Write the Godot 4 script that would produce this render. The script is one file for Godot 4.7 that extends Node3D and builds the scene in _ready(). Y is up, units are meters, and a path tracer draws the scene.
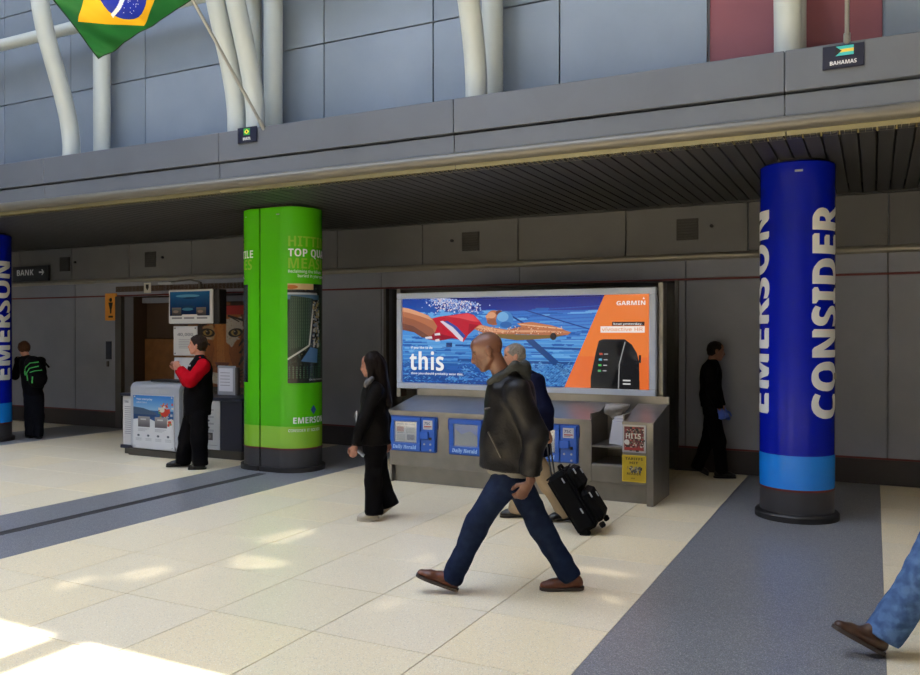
extends Node3D

# ---------------------------------------------------------------- mesh builder
class MB:
	var v := PackedVector3Array()
	var n := PackedVector3Array()
	var uv := PackedVector2Array()
	var c := PackedColorArray()
	var idx := PackedInt32Array()
	var col := Color(1, 1, 1)
	func pt(p: Vector3, nn: Vector3, t := Vector2.ZERO) -> int:
		v.append(p); n.append(nn); uv.append(t); c.append(col)
		return v.size() - 1
	# corners counter-clockwise as seen from outside
	func quad(a: Vector3, b: Vector3, d: Vector3, e: Vector3, t0 := Vector2(0, 1), t1 := Vector2(1, 1), t2 := Vector2(1, 0), t3 := Vector2(0, 0)):
		var nn := (b - a).cross(e - a)
		if nn.length_squared() < 1e-14: nn = (d - b).cross(e - b)
		nn = nn.normalized()
		var i := pt(a, nn, t0); pt(b, nn, t1); pt(d, nn, t2); pt(e, nn, t3)
		idx.append_array(PackedInt32Array([i, i + 2, i + 1, i, i + 3, i + 2]))
	func tri(a: Vector3, b: Vector3, d: Vector3):
		var nn := (b - a).cross(d - a).normalized()
		var i := pt(a, nn); pt(b, nn); pt(d, nn)
		idx.append_array(PackedInt32Array([i, i + 2, i + 1]))
	# chamfered box; bas holds the axes
	func box(ctr: Vector3, size: Vector3, bev := 0.0, bas := Basis()):
		var h := size * 0.5
		var b := minf(bev, minf(h.x, minf(h.y, h.z)) * 0.98)
		var f := func(s: Vector3, ax: int) -> Vector3:
			var q := Vector3(s.x * (h.x - b), s.y * (h.y - b), s.z * (h.z - b))
			q[ax] = s[ax] * h[ax]
			return ctr + bas * q
		for ax in 3:
			for sg in [-1.0, 1.0]:
				var u := (ax + 1) % 3
				var w := (ax + 2) % 3
				var cs := []
				for k in [[-1, -1], [1, -1], [1, 1], [-1, 1]]:
					var s := Vector3.ZERO
					s[ax] = sg; s[u] = k[0]; s[w] = k[1]
					cs.append(f.call(s, ax))
				if sg > 0: quad(cs[0], cs[1], cs[2], cs[3])
				else: quad(cs[3], cs[2], cs[1], cs[0])
		if b > 0.0:
			for ax in 3:
				var u := (ax + 1) % 3
				var w := (ax + 2) % 3
				for su in [-1.0, 1.0]:
					for sw in [-1.0, 1.0]:
						var s0 := Vector3.ZERO; var s1 := Vector3.ZERO
						s0[ax] = -1; s0[u] = su; s0[w] = sw
						s1[ax] = 1; s1[u] = su; s1[w] = sw
						var a0 = f.call(s0, u); var a1 = f.call(s1, u)
						var b0 = f.call(s0, w); var b1 = f.call(s1, w)
						_q(a0, a1, b1, b0, bas * (_ax(u) * su + _ax(w) * sw))
			for sx in [-1.0, 1.0]:
				for sy in [-1.0, 1.0]:
					for sz in [-1.0, 1.0]:
						var s := Vector3(sx, sy, sz)
						var p0 = f.call(s, 0); var p1 = f.call(s, 1); var p2 = f.call(s, 2)
						if (p1 - p0).cross(p2 - p0).dot(bas * s) > 0: tri(p0, p1, p2)
						else: tri(p0, p2, p1)
	func _ax(i: int) -> Vector3:
		var r := Vector3.ZERO
		r[i] = 1.0
		return r
	func _q(a, b, d, e, want: Vector3):
		if (b - a).cross(e - a).dot(want) > 0: quad(a, b, d, e)
		else: quad(e, d, b, a)
	# round bar along points
	func tube(path: Array, rad, sides := 12, cap := true, flat := 1.0, ref := Vector3.UP):
		var rings := []
		var m := path.size()
		for i in m:
			var d: Vector3 = (path[min(i + 1, m - 1)] - path[max(i - 1, 0)]).normalized()
			var r0 := ref
			if absf(d.dot(r0)) > 0.95: r0 = Vector3.RIGHT if absf(d.x) < 0.9 else Vector3.BACK
			var s := d.cross(r0).normalized()
			var w := s.cross(d).normalized()
			var r: float = rad[i] if rad is Array else rad
			var ring := []
			for k in sides + 1:
				var an := TAU * k / sides
				var off := s * cos(an) + w * sin(an) * flat
				ring.append(pt(path[i] + off * r, (s * cos(an) + w * sin(an) / flat).normalized(), Vector2(float(k) / sides, float(i) / maxf(1, m - 1))))
			rings.append(ring)
		for i in m - 1:
			for k in sides:
				var a: int = rings[i][k]; var b: int = rings[i][k + 1]; var d2: int = rings[i + 1][k + 1]; var e: int = rings[i + 1][k]
				idx.append_array(PackedInt32Array([a, b, d2, a, d2, e]))
		if cap:
			for en in [0, m - 1]:
				var d: Vector3 = (path[1] - path[0]).normalized() * -1.0 if en == 0 else (path[m - 1] - path[m - 2]).normalized()
				var ct := pt(path[en], d)
				var base := v.size()
				for k in sides + 1: pt(v[rings[en][k]], d)
				for k in sides:
					if en == 0: idx.append_array(PackedInt32Array([ct, base + k + 1, base + k]))
					else: idx.append_array(PackedInt32Array([ct, base + k, base + k + 1]))
	# profile of (radius, y) turned about the y axis through ctr
	func lathe(prof: Array, seg: int, ctr: Vector3, a0 := 0.0, a1 := TAU):
		for i in prof.size() - 1:
			var p: Vector2 = prof[i]; var q: Vector2 = prof[i + 1]
			var dd := (q - p).normalized()
			var nr := Vector2(dd.y, -dd.x)
			for k in seg:
				var t0 := lerpf(a0, a1, float(k) / seg); var t1 := lerpf(a0, a1, float(k + 1) / seg)
				var e0 := Vector3(cos(t0), 0, -sin(t0)); var e1 := Vector3(cos(t1), 0, -sin(t1))
				var n0 := (e0 * nr.x + Vector3(0, nr.y, 0)).normalized(); var n1 := (e1 * nr.x + Vector3(0, nr.y, 0)).normalized()
				var i0 := pt(ctr + e0 * p.x + Vector3(0, p.y, 0), n0); pt(ctr + e1 * p.x + Vector3(0, p.y, 0), n1)
				pt(ctr + e1 * q.x + Vector3(0, q.y, 0), n1); pt(ctr + e0 * q.x + Vector3(0, q.y, 0), n0)
				idx.append_array(PackedInt32Array([i0, i0 + 2, i0 + 1, i0, i0 + 3, i0 + 2]))
	# outline in the xy plane of bas, pushed from 0 to depth along its z
	func prism(poly: PackedVector2Array, depth: float, at: Vector3, bas := Basis()):
		var ps := poly
		if Geometry2D.is_polygon_clockwise(ps): ps.reverse()
		var t := Geometry2D.triangulate_polygon(ps)
		for k in range(0, t.size(), 3):
			for side in [0, 1]:
				var z := depth if side else 0.0
				var a := at + bas * Vector3(ps[t[k]].x, ps[t[k]].y, z); var b := at + bas * Vector3(ps[t[k + 1]].x, ps[t[k + 1]].y, z); var d := at + bas * Vector3(ps[t[k + 2]].x, ps[t[k + 2]].y, z)
				var want: Vector3 = bas.z * (1.0 if side else -1.0)
				if (b - a).cross(d - a).dot(want) > 0: tri(a, b, d)
				else: tri(a, d, b)
		for i in ps.size():
			var p := ps[i]; var q := ps[(i + 1) % ps.size()]
			quad(at + bas * Vector3(p.x, p.y, 0), at + bas * Vector3(q.x, q.y, 0), at + bas * Vector3(q.x, q.y, depth), at + bas * Vector3(p.x, p.y, depth))
	func ball(ctr: Vector3, r: Vector3, bas := Basis(), seg := 10):
		var base := v.size()
		for j in seg + 1:
			var th := PI * j / seg
			for k in seg * 2 + 1:
				var ph := TAU * k / (seg * 2)
				var e := Vector3(sin(th) * cos(ph), cos(th), sin(th) * sin(ph))
				pt(ctr + bas * (e * r), (bas * (e / r)).normalized())
		var w := seg * 2 + 1
		for j in seg:
			for k in seg * 2:
				var a := base + j * w + k
				idx.append_array(PackedInt32Array([a, a + w + 1, a + w, a, a + 1, a + w + 1]))
	# grid of points rows x cols
	func sheet(pts: Array, cols: int, uvs := true):
		var rows := pts.size() / cols
		var base := v.size()
		for r in rows:
			for k in cols:
				var a: Vector3 = pts[r * cols + min(k + 1, cols - 1)] - pts[r * cols + max(k - 1, 0)]
				var b: Vector3 = pts[min(r + 1, rows - 1) * cols + k] - pts[max(r - 1, 0) * cols + k]
				pt(pts[r * cols + k], a.cross(b).normalized() * -1.0, Vector2(float(k) / (cols - 1), float(r) / (rows - 1)))
		for r in rows - 1:
			for k in cols - 1:
				var i := base + r * cols + k
				idx.append_array(PackedInt32Array([i, i + 1, i + cols + 1, i, i + cols + 1, i + cols]))
	func mesh() -> ArrayMesh:
		var a := []
		a.resize(Mesh.ARRAY_MAX)
		a[Mesh.ARRAY_VERTEX] = v; a[Mesh.ARRAY_NORMAL] = n; a[Mesh.ARRAY_TEX_UV] = uv; a[Mesh.ARRAY_COLOR] = c; a[Mesh.ARRAY_INDEX] = idx
		var m := ArrayMesh.new()
		m.add_surface_from_arrays(Mesh.PRIMITIVE_TRIANGLES, a)
		return m

# ---------------------------------------------------------------- soft solids (smooth unions of tapered bones, meshed as surface nets)
class Blob:
	var o: Vector3
	var c: float
	var nx: int
	var ny: int
	var nz: int
	var k: float
	var v := PackedFloat32Array()
	var cuts := []
	var carves := []
	var noise: FastNoiseLite
	var amp := 0.0
	var warp := Vector3.ONE
	func _init(lo: Vector3, hi: Vector3, cell: float, kk: float):
		o = lo; c = cell; k = kk
		nx = int(ceil((hi.x - lo.x) / c)) + 2; ny = int(ceil((hi.y - lo.y) / c)) + 2; nz = int(ceil((hi.z - lo.z) / c)) + 2
		v.resize(nx * ny * nz)
	func cap(a: Vector3, b: Vector3, ra: float, rb: float, f := 1.0, side := Vector3.ZERO):
		var m := 4.2 / k
		var rm := maxf(ra, rb) + m
		var lo := (a.min(b) - Vector3.ONE * rm - o) / c
		var hi := (a.max(b) + Vector3.ONE * rm - o) / c
		var x0 := maxi(0, int(lo.x)); var y0 := maxi(0, int(lo.y)); var z0 := maxi(0, int(lo.z))
		var x1 := mini(nx - 1, int(hi.x) + 1); var y1 := mini(ny - 1, int(hi.y) + 1); var z1 := mini(nz - 1, int(hi.z) + 1)
		var ax := b - a
		var l2 := maxf(ax.length_squared(), 1e-9)
		var dn := Vector3.ZERO
		var g := 0.0
		if f != 1.0:
			dn = ax.cross(side).normalized(); g = 1.0 / f - 1.0
		var dr := rb - ra
		for iz in range(z0, z1 + 1):
			for iy in range(y0, y1 + 1):
				var i := (iz * ny + iy) * nx + x0
				for ix in range(x0, x1 + 1):
					var p := Vector3(o.x + ix * c, o.y + iy * c, o.z + iz * c) - a
					var t := clampf(p.dot(ax) / l2, 0.0, 1.0)
					p -= ax * t
					if g != 0.0: p += dn * (p.dot(dn) * g)
					var d := p.length() - ra - dr * t
					if d < m: v[i] += exp(-k * d)
					i += 1
	func ell(ctr: Vector3, r: Vector3, bas := Basis()):
		var m := 4.2 / k
		var rm := maxf(r.x, maxf(r.y, r.z)) + m
		var lo := (ctr - Vector3.ONE * rm - o) / c
		var hi := (ctr + Vector3.ONE * rm - o) / c
		var x0 := maxi(0, int(lo.x)); var y0 := maxi(0, int(lo.y)); var z0 := maxi(0, int(lo.z))
		var x1 := mini(nx - 1, int(hi.x) + 1); var y1 := mini(ny - 1, int(hi.y) + 1); var z1 := mini(nz - 1, int(hi.z) + 1)
		var inv := bas.inverse()
		for iz in range(z0, z1 + 1):
			for iy in range(y0, y1 + 1):
				var i := (iz * ny + iy) * nx + x0
				for ix in range(x0, x1 + 1):
					var p := inv * (Vector3(o.x + ix * c, o.y + iy * c, o.z + iz * c) - ctr)
					var q := p / r
					var ql := q.length()
					var gl := (q / r).length()
					var d := ql * (ql - 1.0) / maxf(gl, 1e-4) if ql > 0.05 else -minf(r.x, minf(r.y, r.z))
					if d < m: v[i] += exp(-k * d)
					i += 1
	func cut(p: Vector3, nrm: Vector3, rad := 99.0): cuts.append([p, nrm.normalized(), rad])
	func carve(ctr: Vector3, r: Vector3, bas := Basis()): carves.append([ctr, r, bas.inverse()])
	func finish():
		var any := cuts.size() > 0 or carves.size() > 0 or amp > 0.0
		var i := 0
		for iz in nz:
			for iy in ny:
				for ix in nx:
					var s := v[i]
					if s < 0.012:
						v[i] = 0.08
					else:
						var d := -log(s) / k
						if any and d > -0.06:
							var p := Vector3(o.x + ix * c, o.y + iy * c, o.z + iz * c)
							if amp > 0.0:
								var q := p * warp
								d += amp * noise.get_noise_3d(q.x, q.y, q.z)
						if any:
							var p := Vector3(o.x + ix * c, o.y + iy * c, o.z + iz * c)
							for cu in cuts:
								var w: Vector3 = p - cu[0]
								if w.length() < cu[2]: d = maxf(d, w.dot(cu[1]))
							for cv in carves:
								var q: Vector3 = (cv[2] * (p - cv[0])) / cv[1]
								d = maxf(d, (1.0 - q.length()) * minf(cv[1].x, minf(cv[1].y, cv[1].z)))
						v[i] = d
					i += 1
	func into(mb: MB, tint = null):
		finish()
		var sx := 1; var sy := nx; var sz := nx * ny
		var id := PackedInt32Array()
		id.resize(nx * ny * nz)
		id.fill(-1)
		for iz in nz - 1:
			for iy in ny - 1:
				var i := (iz * ny + iy) * nx - 1
				for ix in nx - 1:
					i += 1
					var d0 := v[i]
					if d0 > 3.0 * c or d0 < -3.0 * c: continue
					var d1 := v[i + sx]; var d2 := v[i + sy]; var d3 := v[i + sx + sy]
					var d4 := v[i + sz]; var d5 := v[i + sx + sz]; var d6 := v[i + sy + sz]; var d7 := v[i + sx + sy + sz]
					var neg := int(d0 < 0) + int(d1 < 0) + int(d2 < 0) + int(d3 < 0) + int(d4 < 0) + int(d5 < 0) + int(d6 < 0) + int(d7 < 0)
					if neg == 0 or neg == 8: continue
					var acc := Vector3.ZERO
					var cnt := 0.0
					if (d0 < 0) != (d1 < 0): acc += Vector3(d0 / (d0 - d1), 0, 0); cnt += 1
					if (d2 < 0) != (d3 < 0): acc += Vector3(d2 / (d2 - d3), 1, 0); cnt += 1
					if (d4 < 0) != (d5 < 0): acc += Vector3(d4 / (d4 - d5), 0, 1); cnt += 1
					if (d6 < 0) != (d7 < 0): acc += Vector3(d6 / (d6 - d7), 1, 1); cnt += 1
					if (d0 < 0) != (d2 < 0): acc += Vector3(0, d0 / (d0 - d2), 0); cnt += 1
					if (d1 < 0) != (d3 < 0): acc += Vector3(1, d1 / (d1 - d3), 0); cnt += 1
					if (d4 < 0) != (d6 < 0): acc += Vector3(0, d4 / (d4 - d6), 1); cnt += 1
					if (d5 < 0) != (d7 < 0): acc += Vector3(1, d5 / (d5 - d7), 1); cnt += 1
					if (d0 < 0) != (d4 < 0): acc += Vector3(0, 0, d0 / (d0 - d4)); cnt += 1
					if (d1 < 0) != (d5 < 0): acc += Vector3(1, 0, d1 / (d1 - d5)); cnt += 1
					if (d2 < 0) != (d6 < 0): acc += Vector3(0, 1, d2 / (d2 - d6)); cnt += 1
					if (d3 < 0) != (d7 < 0): acc += Vector3(1, 1, d3 / (d3 - d7)); cnt += 1
					var g := Vector3(d1 + d3 + d5 + d7 - d0 - d2 - d4 - d6, d2 + d3 + d6 + d7 - d0 - d1 - d4 - d5, d4 + d5 + d6 + d7 - d0 - d1 - d2 - d3).normalized()
					var p := o + (Vector3(ix, iy, iz) + acc / cnt) * c
					if tint: mb.col = tint.call(p)
					id[i] = mb.pt(p, g, Vector2(p.x, p.y))
		for iz in range(1, nz - 1):
			for iy in range(1, ny - 1):
				var i := (iz * ny + iy) * nx
				for ix in range(1, nx - 1):
					i += 1
					var d0 := v[i]
					if d0 > 3.0 * c or d0 < -3.0 * c: continue
					var s := d0 < 0
					if s != (v[i + sx] < 0): _face(mb, id[i], id[i - sy], id[i - sy - sz], id[i - sz], s)
					if s != (v[i + sy] < 0): _face(mb, id[i], id[i - sz], id[i - sz - sx], id[i - sx], s)
					if s != (v[i + sz] < 0): _face(mb, id[i], id[i - sx], id[i - sx - sy], id[i - sy], s)
	func _face(mb: MB, a: int, b: int, d: int, e: int, s: bool):
		if a < 0 or b < 0 or d < 0 or e < 0: return
		if s: mb.idx.append_array(PackedInt32Array([a, d, b, a, e, d]))
		else: mb.idx.append_array(PackedInt32Array([a, b, d, a, d, e]))

# ---------------------------------------------------------------- print: shapes and lettering drawn into an image
class Print:
	var im: Image
	var w: int
	var h: int
	var fonts: Dictionary
	func _init(ww: int, hh: int, bg: Color, ff: Dictionary):
		w = ww; h = hh; fonts = ff
		im = Image.create(w, h, false, Image.FORMAT_RGB8)
		im.fill(bg)
	func rect(x: float, y: float, rw: float, rh: float, col: Color):
		im.fill_rect(Rect2i(roundi(x * w), roundi(y * h), maxi(1, roundi(rw * w)), maxi(1, roundi(rh * h))), col)
	func grad(x: float, y: float, rw: float, rh: float, a: Color, b: Color):
		var n := maxi(1, roundi(rh * h))
		for i in n: im.fill_rect(Rect2i(roundi(x * w), roundi(y * h) + i, roundi(rw * w), 1), a.lerp(b, float(i) / n))
	func poly(ps: Array, col: Color):
		var y0 := 1e9; var y1 := -1e9
		for p in ps: y0 = minf(y0, p[1] * h); y1 = maxf(y1, p[1] * h)
		for y in range(maxi(0, int(y0)), mini(h - 1, int(y1)) + 1):
			var xs := []
			var yy := y + 0.5
			for i in ps.size():
				var a = ps[i]; var b = ps[(i + 1) % ps.size()]
				var ay: float = a[1] * h; var by: float = b[1] * h
				if (ay <= yy) != (by <= yy): xs.append((a[0] + (b[0] - a[0]) * (yy - ay) / (by - ay)) * w)
			xs.sort()
			for j in range(0, xs.size() - 1, 2):
				var xa := maxi(0, roundi(xs[j])); var xb := mini(w, roundi(xs[j + 1]))
				if xb > xa: im.fill_rect(Rect2i(xa, y, xb - xa, 1), col)
	func oval(cx: float, cy: float, rx: float, ry: float, col: Color, rot := 0.0):
		var ps := []
		for i in 28:
			var a := TAU * i / 28
			var q := Vector2(cos(a) * rx * w, sin(a) * ry * h).rotated(rot)
			ps.append([cx + q.x / w, cy + q.y / h])
		poly(ps, col)
	func line(x0: float, y0: float, x1: float, y1: float, th: float, col: Color):
		var a := Vector2(x0 * w, y0 * h); var b := Vector2(x1 * w, y1 * h)
		var s := (b - a).normalized().orthogonal() * th * h * 0.5
		var ps := []
		for q in [a + s, b + s, b - s, a - s]: ps.append([q.x / w, q.y / h])
		poly(ps, col)
	# text with its capitals hh high (share of the height), left edge x, baseline y; wide > 0 fits the width
	func text(s: String, x: float, y: float, hh: float, col: Color, font := "bold", wide := 0.0):
		var tm := TextMesh.new()
		tm.text = s; tm.font = fonts[font]; tm.depth = 0.0; tm.font_size = 64; tm.pixel_size = 1.0; tm.curve_step = 2.0
		tm.horizontal_alignment = HORIZONTAL_ALIGNMENT_LEFT
		var ar := tm.surface_get_arrays(0)
		var vs: PackedVector3Array = ar[0]
		var ix: PackedInt32Array = ar[12]
		var tm2 := TextMesh.new()
		tm2.text = "H"; tm2.font = fonts[font]; tm2.depth = 0.0; tm2.font_size = 64; tm2.pixel_size = 1.0
		tm2.horizontal_alignment = HORIZONTAL_ALIGNMENT_LEFT
		var hb := tm2.get_aabb()
		var bb := tm.get_aabb()
		var sy := hh * h / hb.size.y
		var sx := sy if wide <= 0.0 else wide * w / bb.size.x
		for t in range(0, ix.size(), 3):
			var ps := []
			for j in 3:
				var p := vs[ix[t + j]]
				ps.append([x + (p.x - bb.position.x) * sx / w, y - (p.y - hb.position.y) * sy / h])
			poly(ps, col)
	func speckle(seed_: int, count: int, x: float, y: float, rw: float, rh: float, cols: Array, r0: float, r1: float):
		var rng := RandomNumberGenerator.new()
		rng.seed = seed_
		for i in count:
			var r := rng.randf_range(r0, r1) * h
			im.fill_rect(Rect2i(int((x + rng.randf() * rw) * w), int((y + rng.randf() * rh) * h), maxi(1, int(r)), maxi(1, int(r * rng.randf_range(0.6, 1.4)))), cols[rng.randi() % cols.size()])
	# photographs are soft: blur what is drawn so far
	func soften(k: int):
		im.resize(maxi(2, w / k), maxi(2, h / k), Image.INTERPOLATE_BILINEAR)
		im.resize(w, h, Image.INTERPOLATE_CUBIC)
	func tex() -> ImageTexture:
		im.generate_mipmaps()
		return ImageTexture.create_from_image(im)

# ---------------------------------------------------------------- common helpers
var M := {}
var fonts := {}
var taken := {}
const CAM_H := 1.75
const CAM_A := 0.46775      # the camera looks 26.8 degrees left of the wall's normal
const FOCAL := 820.0

func ray(x: float, y: float) -> Vector3:
	var u := (x - 460.0) / FOCAL
	return Vector3(-sin(CAM_A) + u * cos(CAM_A), (333.0 - y) / FOCAL, -cos(CAM_A) - u * sin(CAM_A))
func at_depth(x: float, y: float, t: float) -> Vector3:
	return ray(x, y) * t + Vector3(0, CAM_H, 0)
func on_ground(x: float, y: float) -> Vector3:
	var d := ray(x, y)
	return Vector3(d.x, 0, d.z) * (-CAM_H / d.y)

func numbered(called: String) -> String:
	var i: int = taken.get(called, 0)
	taken[called] = i + 1
	return called if i == 0 else "%s_%03d" % [called, i]
func thing(called: String, label: String, category: String, at := Vector3.ZERO, turn := 0.0, group := "") -> Node3D:
	var o := Node3D.new()
	o.name = numbered(called)
	add_child(o, true)
	o.position = at; o.rotation.y = turn
	o.set_meta("label", label); o.set_meta("category", category)
	if group: o.set_meta("group", group)
	return o
func structure(called: String, label: String) -> Node3D:
	var o := Node3D.new()
	o.name = numbered(called)
	add_child(o, true)
	o.set_meta("kind", "structure"); o.set_meta("label", label)
	return o
func put(mb: MB, called: String, mat: Material, parent: Node3D, label := "") -> MeshInstance3D:
	return put_mesh(mb.mesh(), called, mat, parent, Vector3.ZERO, label)
func put_mesh(m: Mesh, called: String, mat: Material, parent: Node3D, at := Vector3.ZERO, label := "") -> MeshInstance3D:
	var o := MeshInstance3D.new()
	o.name = called
	o.mesh = m
	o.material_override = mat
	o.position = at
	if label: o.set_meta("label", label)
	parent.add_child(o, true)
	return o
func mbox(ctr: Vector3, size: Vector3, bev := 0.0, bas := Basis()) -> MB:
	var b := MB.new()
	b.box(ctr, size, bev, bas)
	return b
func mat(col: Color, rough := 0.6, metal := 0.0, tex: Texture2D = null, scale := 0.0, nrm: Texture2D = null, ndepth := 0.5) -> StandardMaterial3D:
	var m := StandardMaterial3D.new()
	m.albedo_color = col; m.roughness = rough; m.metallic = metal
	if tex: m.albedo_texture = tex
	if scale > 0.0:
		m.uv1_triplanar = true; m.uv1_scale = Vector3.ONE * scale
	if nrm:
		m.normal_enabled = true; m.normal_texture = nrm; m.normal_scale = ndepth
	return m
func print_mat(t: Texture2D, rough := 0.35) -> StandardMaterial3D:
	return mat(Color(0.80, 0.80, 0.80), rough, 0.0, t)
func noise_tex(seed_: int, freq: float, lo: Color, hi: Color, size := 256, octaves := 4, contrast := 1.0) -> ImageTexture:
	var f := FastNoiseLite.new()
	f.seed = seed_; f.frequency = freq; f.fractal_octaves = octaves
	var g := f.get_seamless_image(size, size)
	var im := Image.create(size, size, false, Image.FORMAT_RGB8)
	for y in size:
		for x in size:
			im.set_pixel(x, y, lo.lerp(hi, clampf((g.get_pixel(x, y).r - 0.5) * contrast + 0.5, 0, 1)))
	im.generate_mipmaps()
	return ImageTexture.create_from_image(im)
func bump_tex(seed_: int, freq: float, strength: float, size := 256, octaves := 4) -> ImageTexture:
	var f := FastNoiseLite.new()
	f.seed = seed_; f.frequency = freq; f.fractal_octaves = octaves
	var g := f.get_seamless_image(size, size)
	g.bump_map_to_normal_map(strength)
	g.generate_mipmaps()
	return ImageTexture.create_from_image(g)
# flecked stone: base colour with chips of other colours
func fleck_tex(seed_: int, base: Color, chips: Array, count: int, size := 512) -> ImageTexture:
	var rng := RandomNumberGenerator.new()
	rng.seed = seed_
	var im := Image.create(size, size, false, Image.FORMAT_RGB8)
	im.fill(base)
	for i in count:
		var s := rng.randi_range(1, 4)
		var x := rng.randi() % size; var y := rng.randi() % size
		var col: Color = chips[rng.randi() % chips.size()]
		im.fill_rect(Rect2i(x, y, s, rng.randi_range(1, 4)), col)
	im.generate_mipmaps()
	return ImageTexture.create_from_image(im)
# flat lettering as thin raised geometry: capitals hh high, starting at the origin of xf, read along its x, up its y
func letter_mesh(s: String, hh: float, font := "bold", wide := 0.0, fine := 0.0) -> Array:
	var tm := TextMesh.new()
	tm.text = s; tm.font = fonts[font]; tm.depth = 0.0; tm.font_size = 64; tm.pixel_size = 1.0; tm.curve_step = 3.0
	tm.horizontal_alignment = HORIZONTAL_ALIGNMENT_LEFT
	var ar := tm.surface_get_arrays(0)
	var vs: PackedVector3Array = ar[0]
	var ix: PackedInt32Array = ar[12]
	var t2 := TextMesh.new()
	t2.text = "H"; t2.font = fonts[font]; t2.depth = 0.0; t2.font_size = 64; t2.pixel_size = 1.0
	var hb := t2.get_aabb(); var bb := tm.get_aabb()
	var sy := hh / hb.size.y
	var sx := sy if wide <= 0.0 else wide / bb.size.x
	var tris := []
	for t in range(0, ix.size(), 3):
		var q := []
		for j in 3:
			var p := vs[ix[t + j]]
			q.append(Vector2((p.x - bb.position.x) * sx, (p.y - hb.position.y) * sy))
		tris.append(q)
	if fine > 0.0:
		var done := []
		while tris.size() > 0:
			var q = tris.pop_back()
			var l0: float = q[0].distance_to(q[1]); var l1: float = q[1].distance_to(q[2]); var l2: float = q[2].distance_to(q[0])
			var mx := maxf(l0, maxf(l1, l2))
			if mx < fine: done.append(q)
			elif mx == l0:
				var m: Vector2 = (q[0] + q[1]) * 0.5
				tris.append([q[0], m, q[2]]); tris.append([m, q[1], q[2]])
			elif mx == l1:
				var m: Vector2 = (q[1] + q[2]) * 0.5
				tris.append([q[1], m, q[0]]); tris.append([m, q[2], q[0]])
			else:
				var m: Vector2 = (q[2] + q[0]) * 0.5
				tris.append([q[2], m, q[1]]); tris.append([m, q[0], q[1]])
		tris = done
	return tris
func lettering(mb: MB, s: String, hh: float, at: Vector3, bas: Basis, font := "bold", wide := 0.0):
	for q in letter_mesh(s, hh, font, wide):
		var a: Vector3 = at + bas * Vector3(q[0].x, q[0].y, 0); var b: Vector3 = at + bas * Vector3(q[1].x, q[1].y, 0); var d: Vector3 = at + bas * Vector3(q[2].x, q[2].y, 0)
		if (b - a).cross(d - a).dot(bas.z) > 0: mb.tri(a, b, d)
		else: mb.tri(a, d, b)
# lettering bent round an upright cylinder; map(q) gives (angle, height)
func bent(mb: MB, s: String, hh: float, wide: float, ctr: Vector3, r: float, ang: float, y: float, upright: bool, font := "bold"):
	for q in letter_mesh(s, hh, font, wide, 0.035):
		var ps := []
		for p in q:
			var an: float; var yy: float
			if upright: an = ang + p.x / r; yy = y + p.y
			else: an = ang - p.y / r; yy = y + p.x
			ps.append([ctr + Vector3(sin(an) * r, yy, cos(an) * r), Vector3(sin(an), 0, cos(an))])
		var i := mb.pt(ps[0][0], ps[0][1]); mb.pt(ps[1][0], ps[1][1]); mb.pt(ps[2][0], ps[2][1])
		var cr: Vector3 = (ps[1][0] - ps[0][0]).cross(ps[2][0] - ps[0][0])
		if cr.dot(ps[0][1]) > 0: mb.idx.append_array(PackedInt32Array([i, i + 2, i + 1]))
		else: mb.idx.append_array(PackedInt32Array([i, i + 1, i + 2]))

# ---------------------------------------------------------------- scene
func _ready():
	set_light_and_camera()
	make_materials()
	build_floor()
	build_back_wall()
	build_canopy()
	build_upper_wall()
	build_hall_shell()
	build_columns()
	build_pipes()
	build_light_box()
	build_news_counter()
	build_desk()
	build_wall_signs()
	build_flags()
	build_people()

func set_light_and_camera():
	var cam := Camera3D.new()
	cam.name = "camera"
	add_child(cam)
	cam.position = Vector3(0, CAM_H, 0)
	cam.rotation = Vector3(-atan(4.5 / FOCAL), CAM_A, 0)
	cam.fov = rad_to_deg(2.0 * atan(337.5 / FOCAL))
	cam.near = 0.05; cam.far = 200.0
	cam.current = true
	var sky_m := ProceduralSkyMaterial.new()
	sky_m.sky_top_color = Color(0.66, 0.71, 0.81)
	sky_m.sky_horizon_color = Color(0.88, 0.90, 0.92)
	sky_m.ground_bottom_color = Color(0.3, 0.3, 0.3)
	sky_m.ground_horizon_color = Color(0.6, 0.6, 0.6)
	sky_m.sky_energy_multiplier = 1.0
	var sky := Sky.new()
	sky.sky_material = sky_m
	var e := Environment.new()
	e.background_mode = Environment.BG_SKY
	e.sky = sky
	e.background_energy_multiplier = 2.6
	e.tonemap_mode = Environment.TONE_MAPPER_LINEAR
	e.tonemap_exposure = 5.0
	e.sdfgi_enabled = true; e.ssao_enabled = true; e.ssil_enabled = true
	var we := WorldEnvironment.new()
	we.name = "world_environment"
	we.environment = e
	add_child(we)
	var sun := DirectionalLight3D.new()
	sun.name = "sun"
	add_child(sun)
	sun.look_at_from_position(Vector3(-5.5, 10.0, -2.1), Vector3.ZERO)
	sun.light_color = Color(1.0, 0.96, 0.90)
	sun.light_energy = 3.2
	sun.light_angular_distance = 0.6
	sun.shadow_enabled = true
	sun.sky_mode = DirectionalLight3D.SKY_MODE_LIGHT_ONLY

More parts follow.
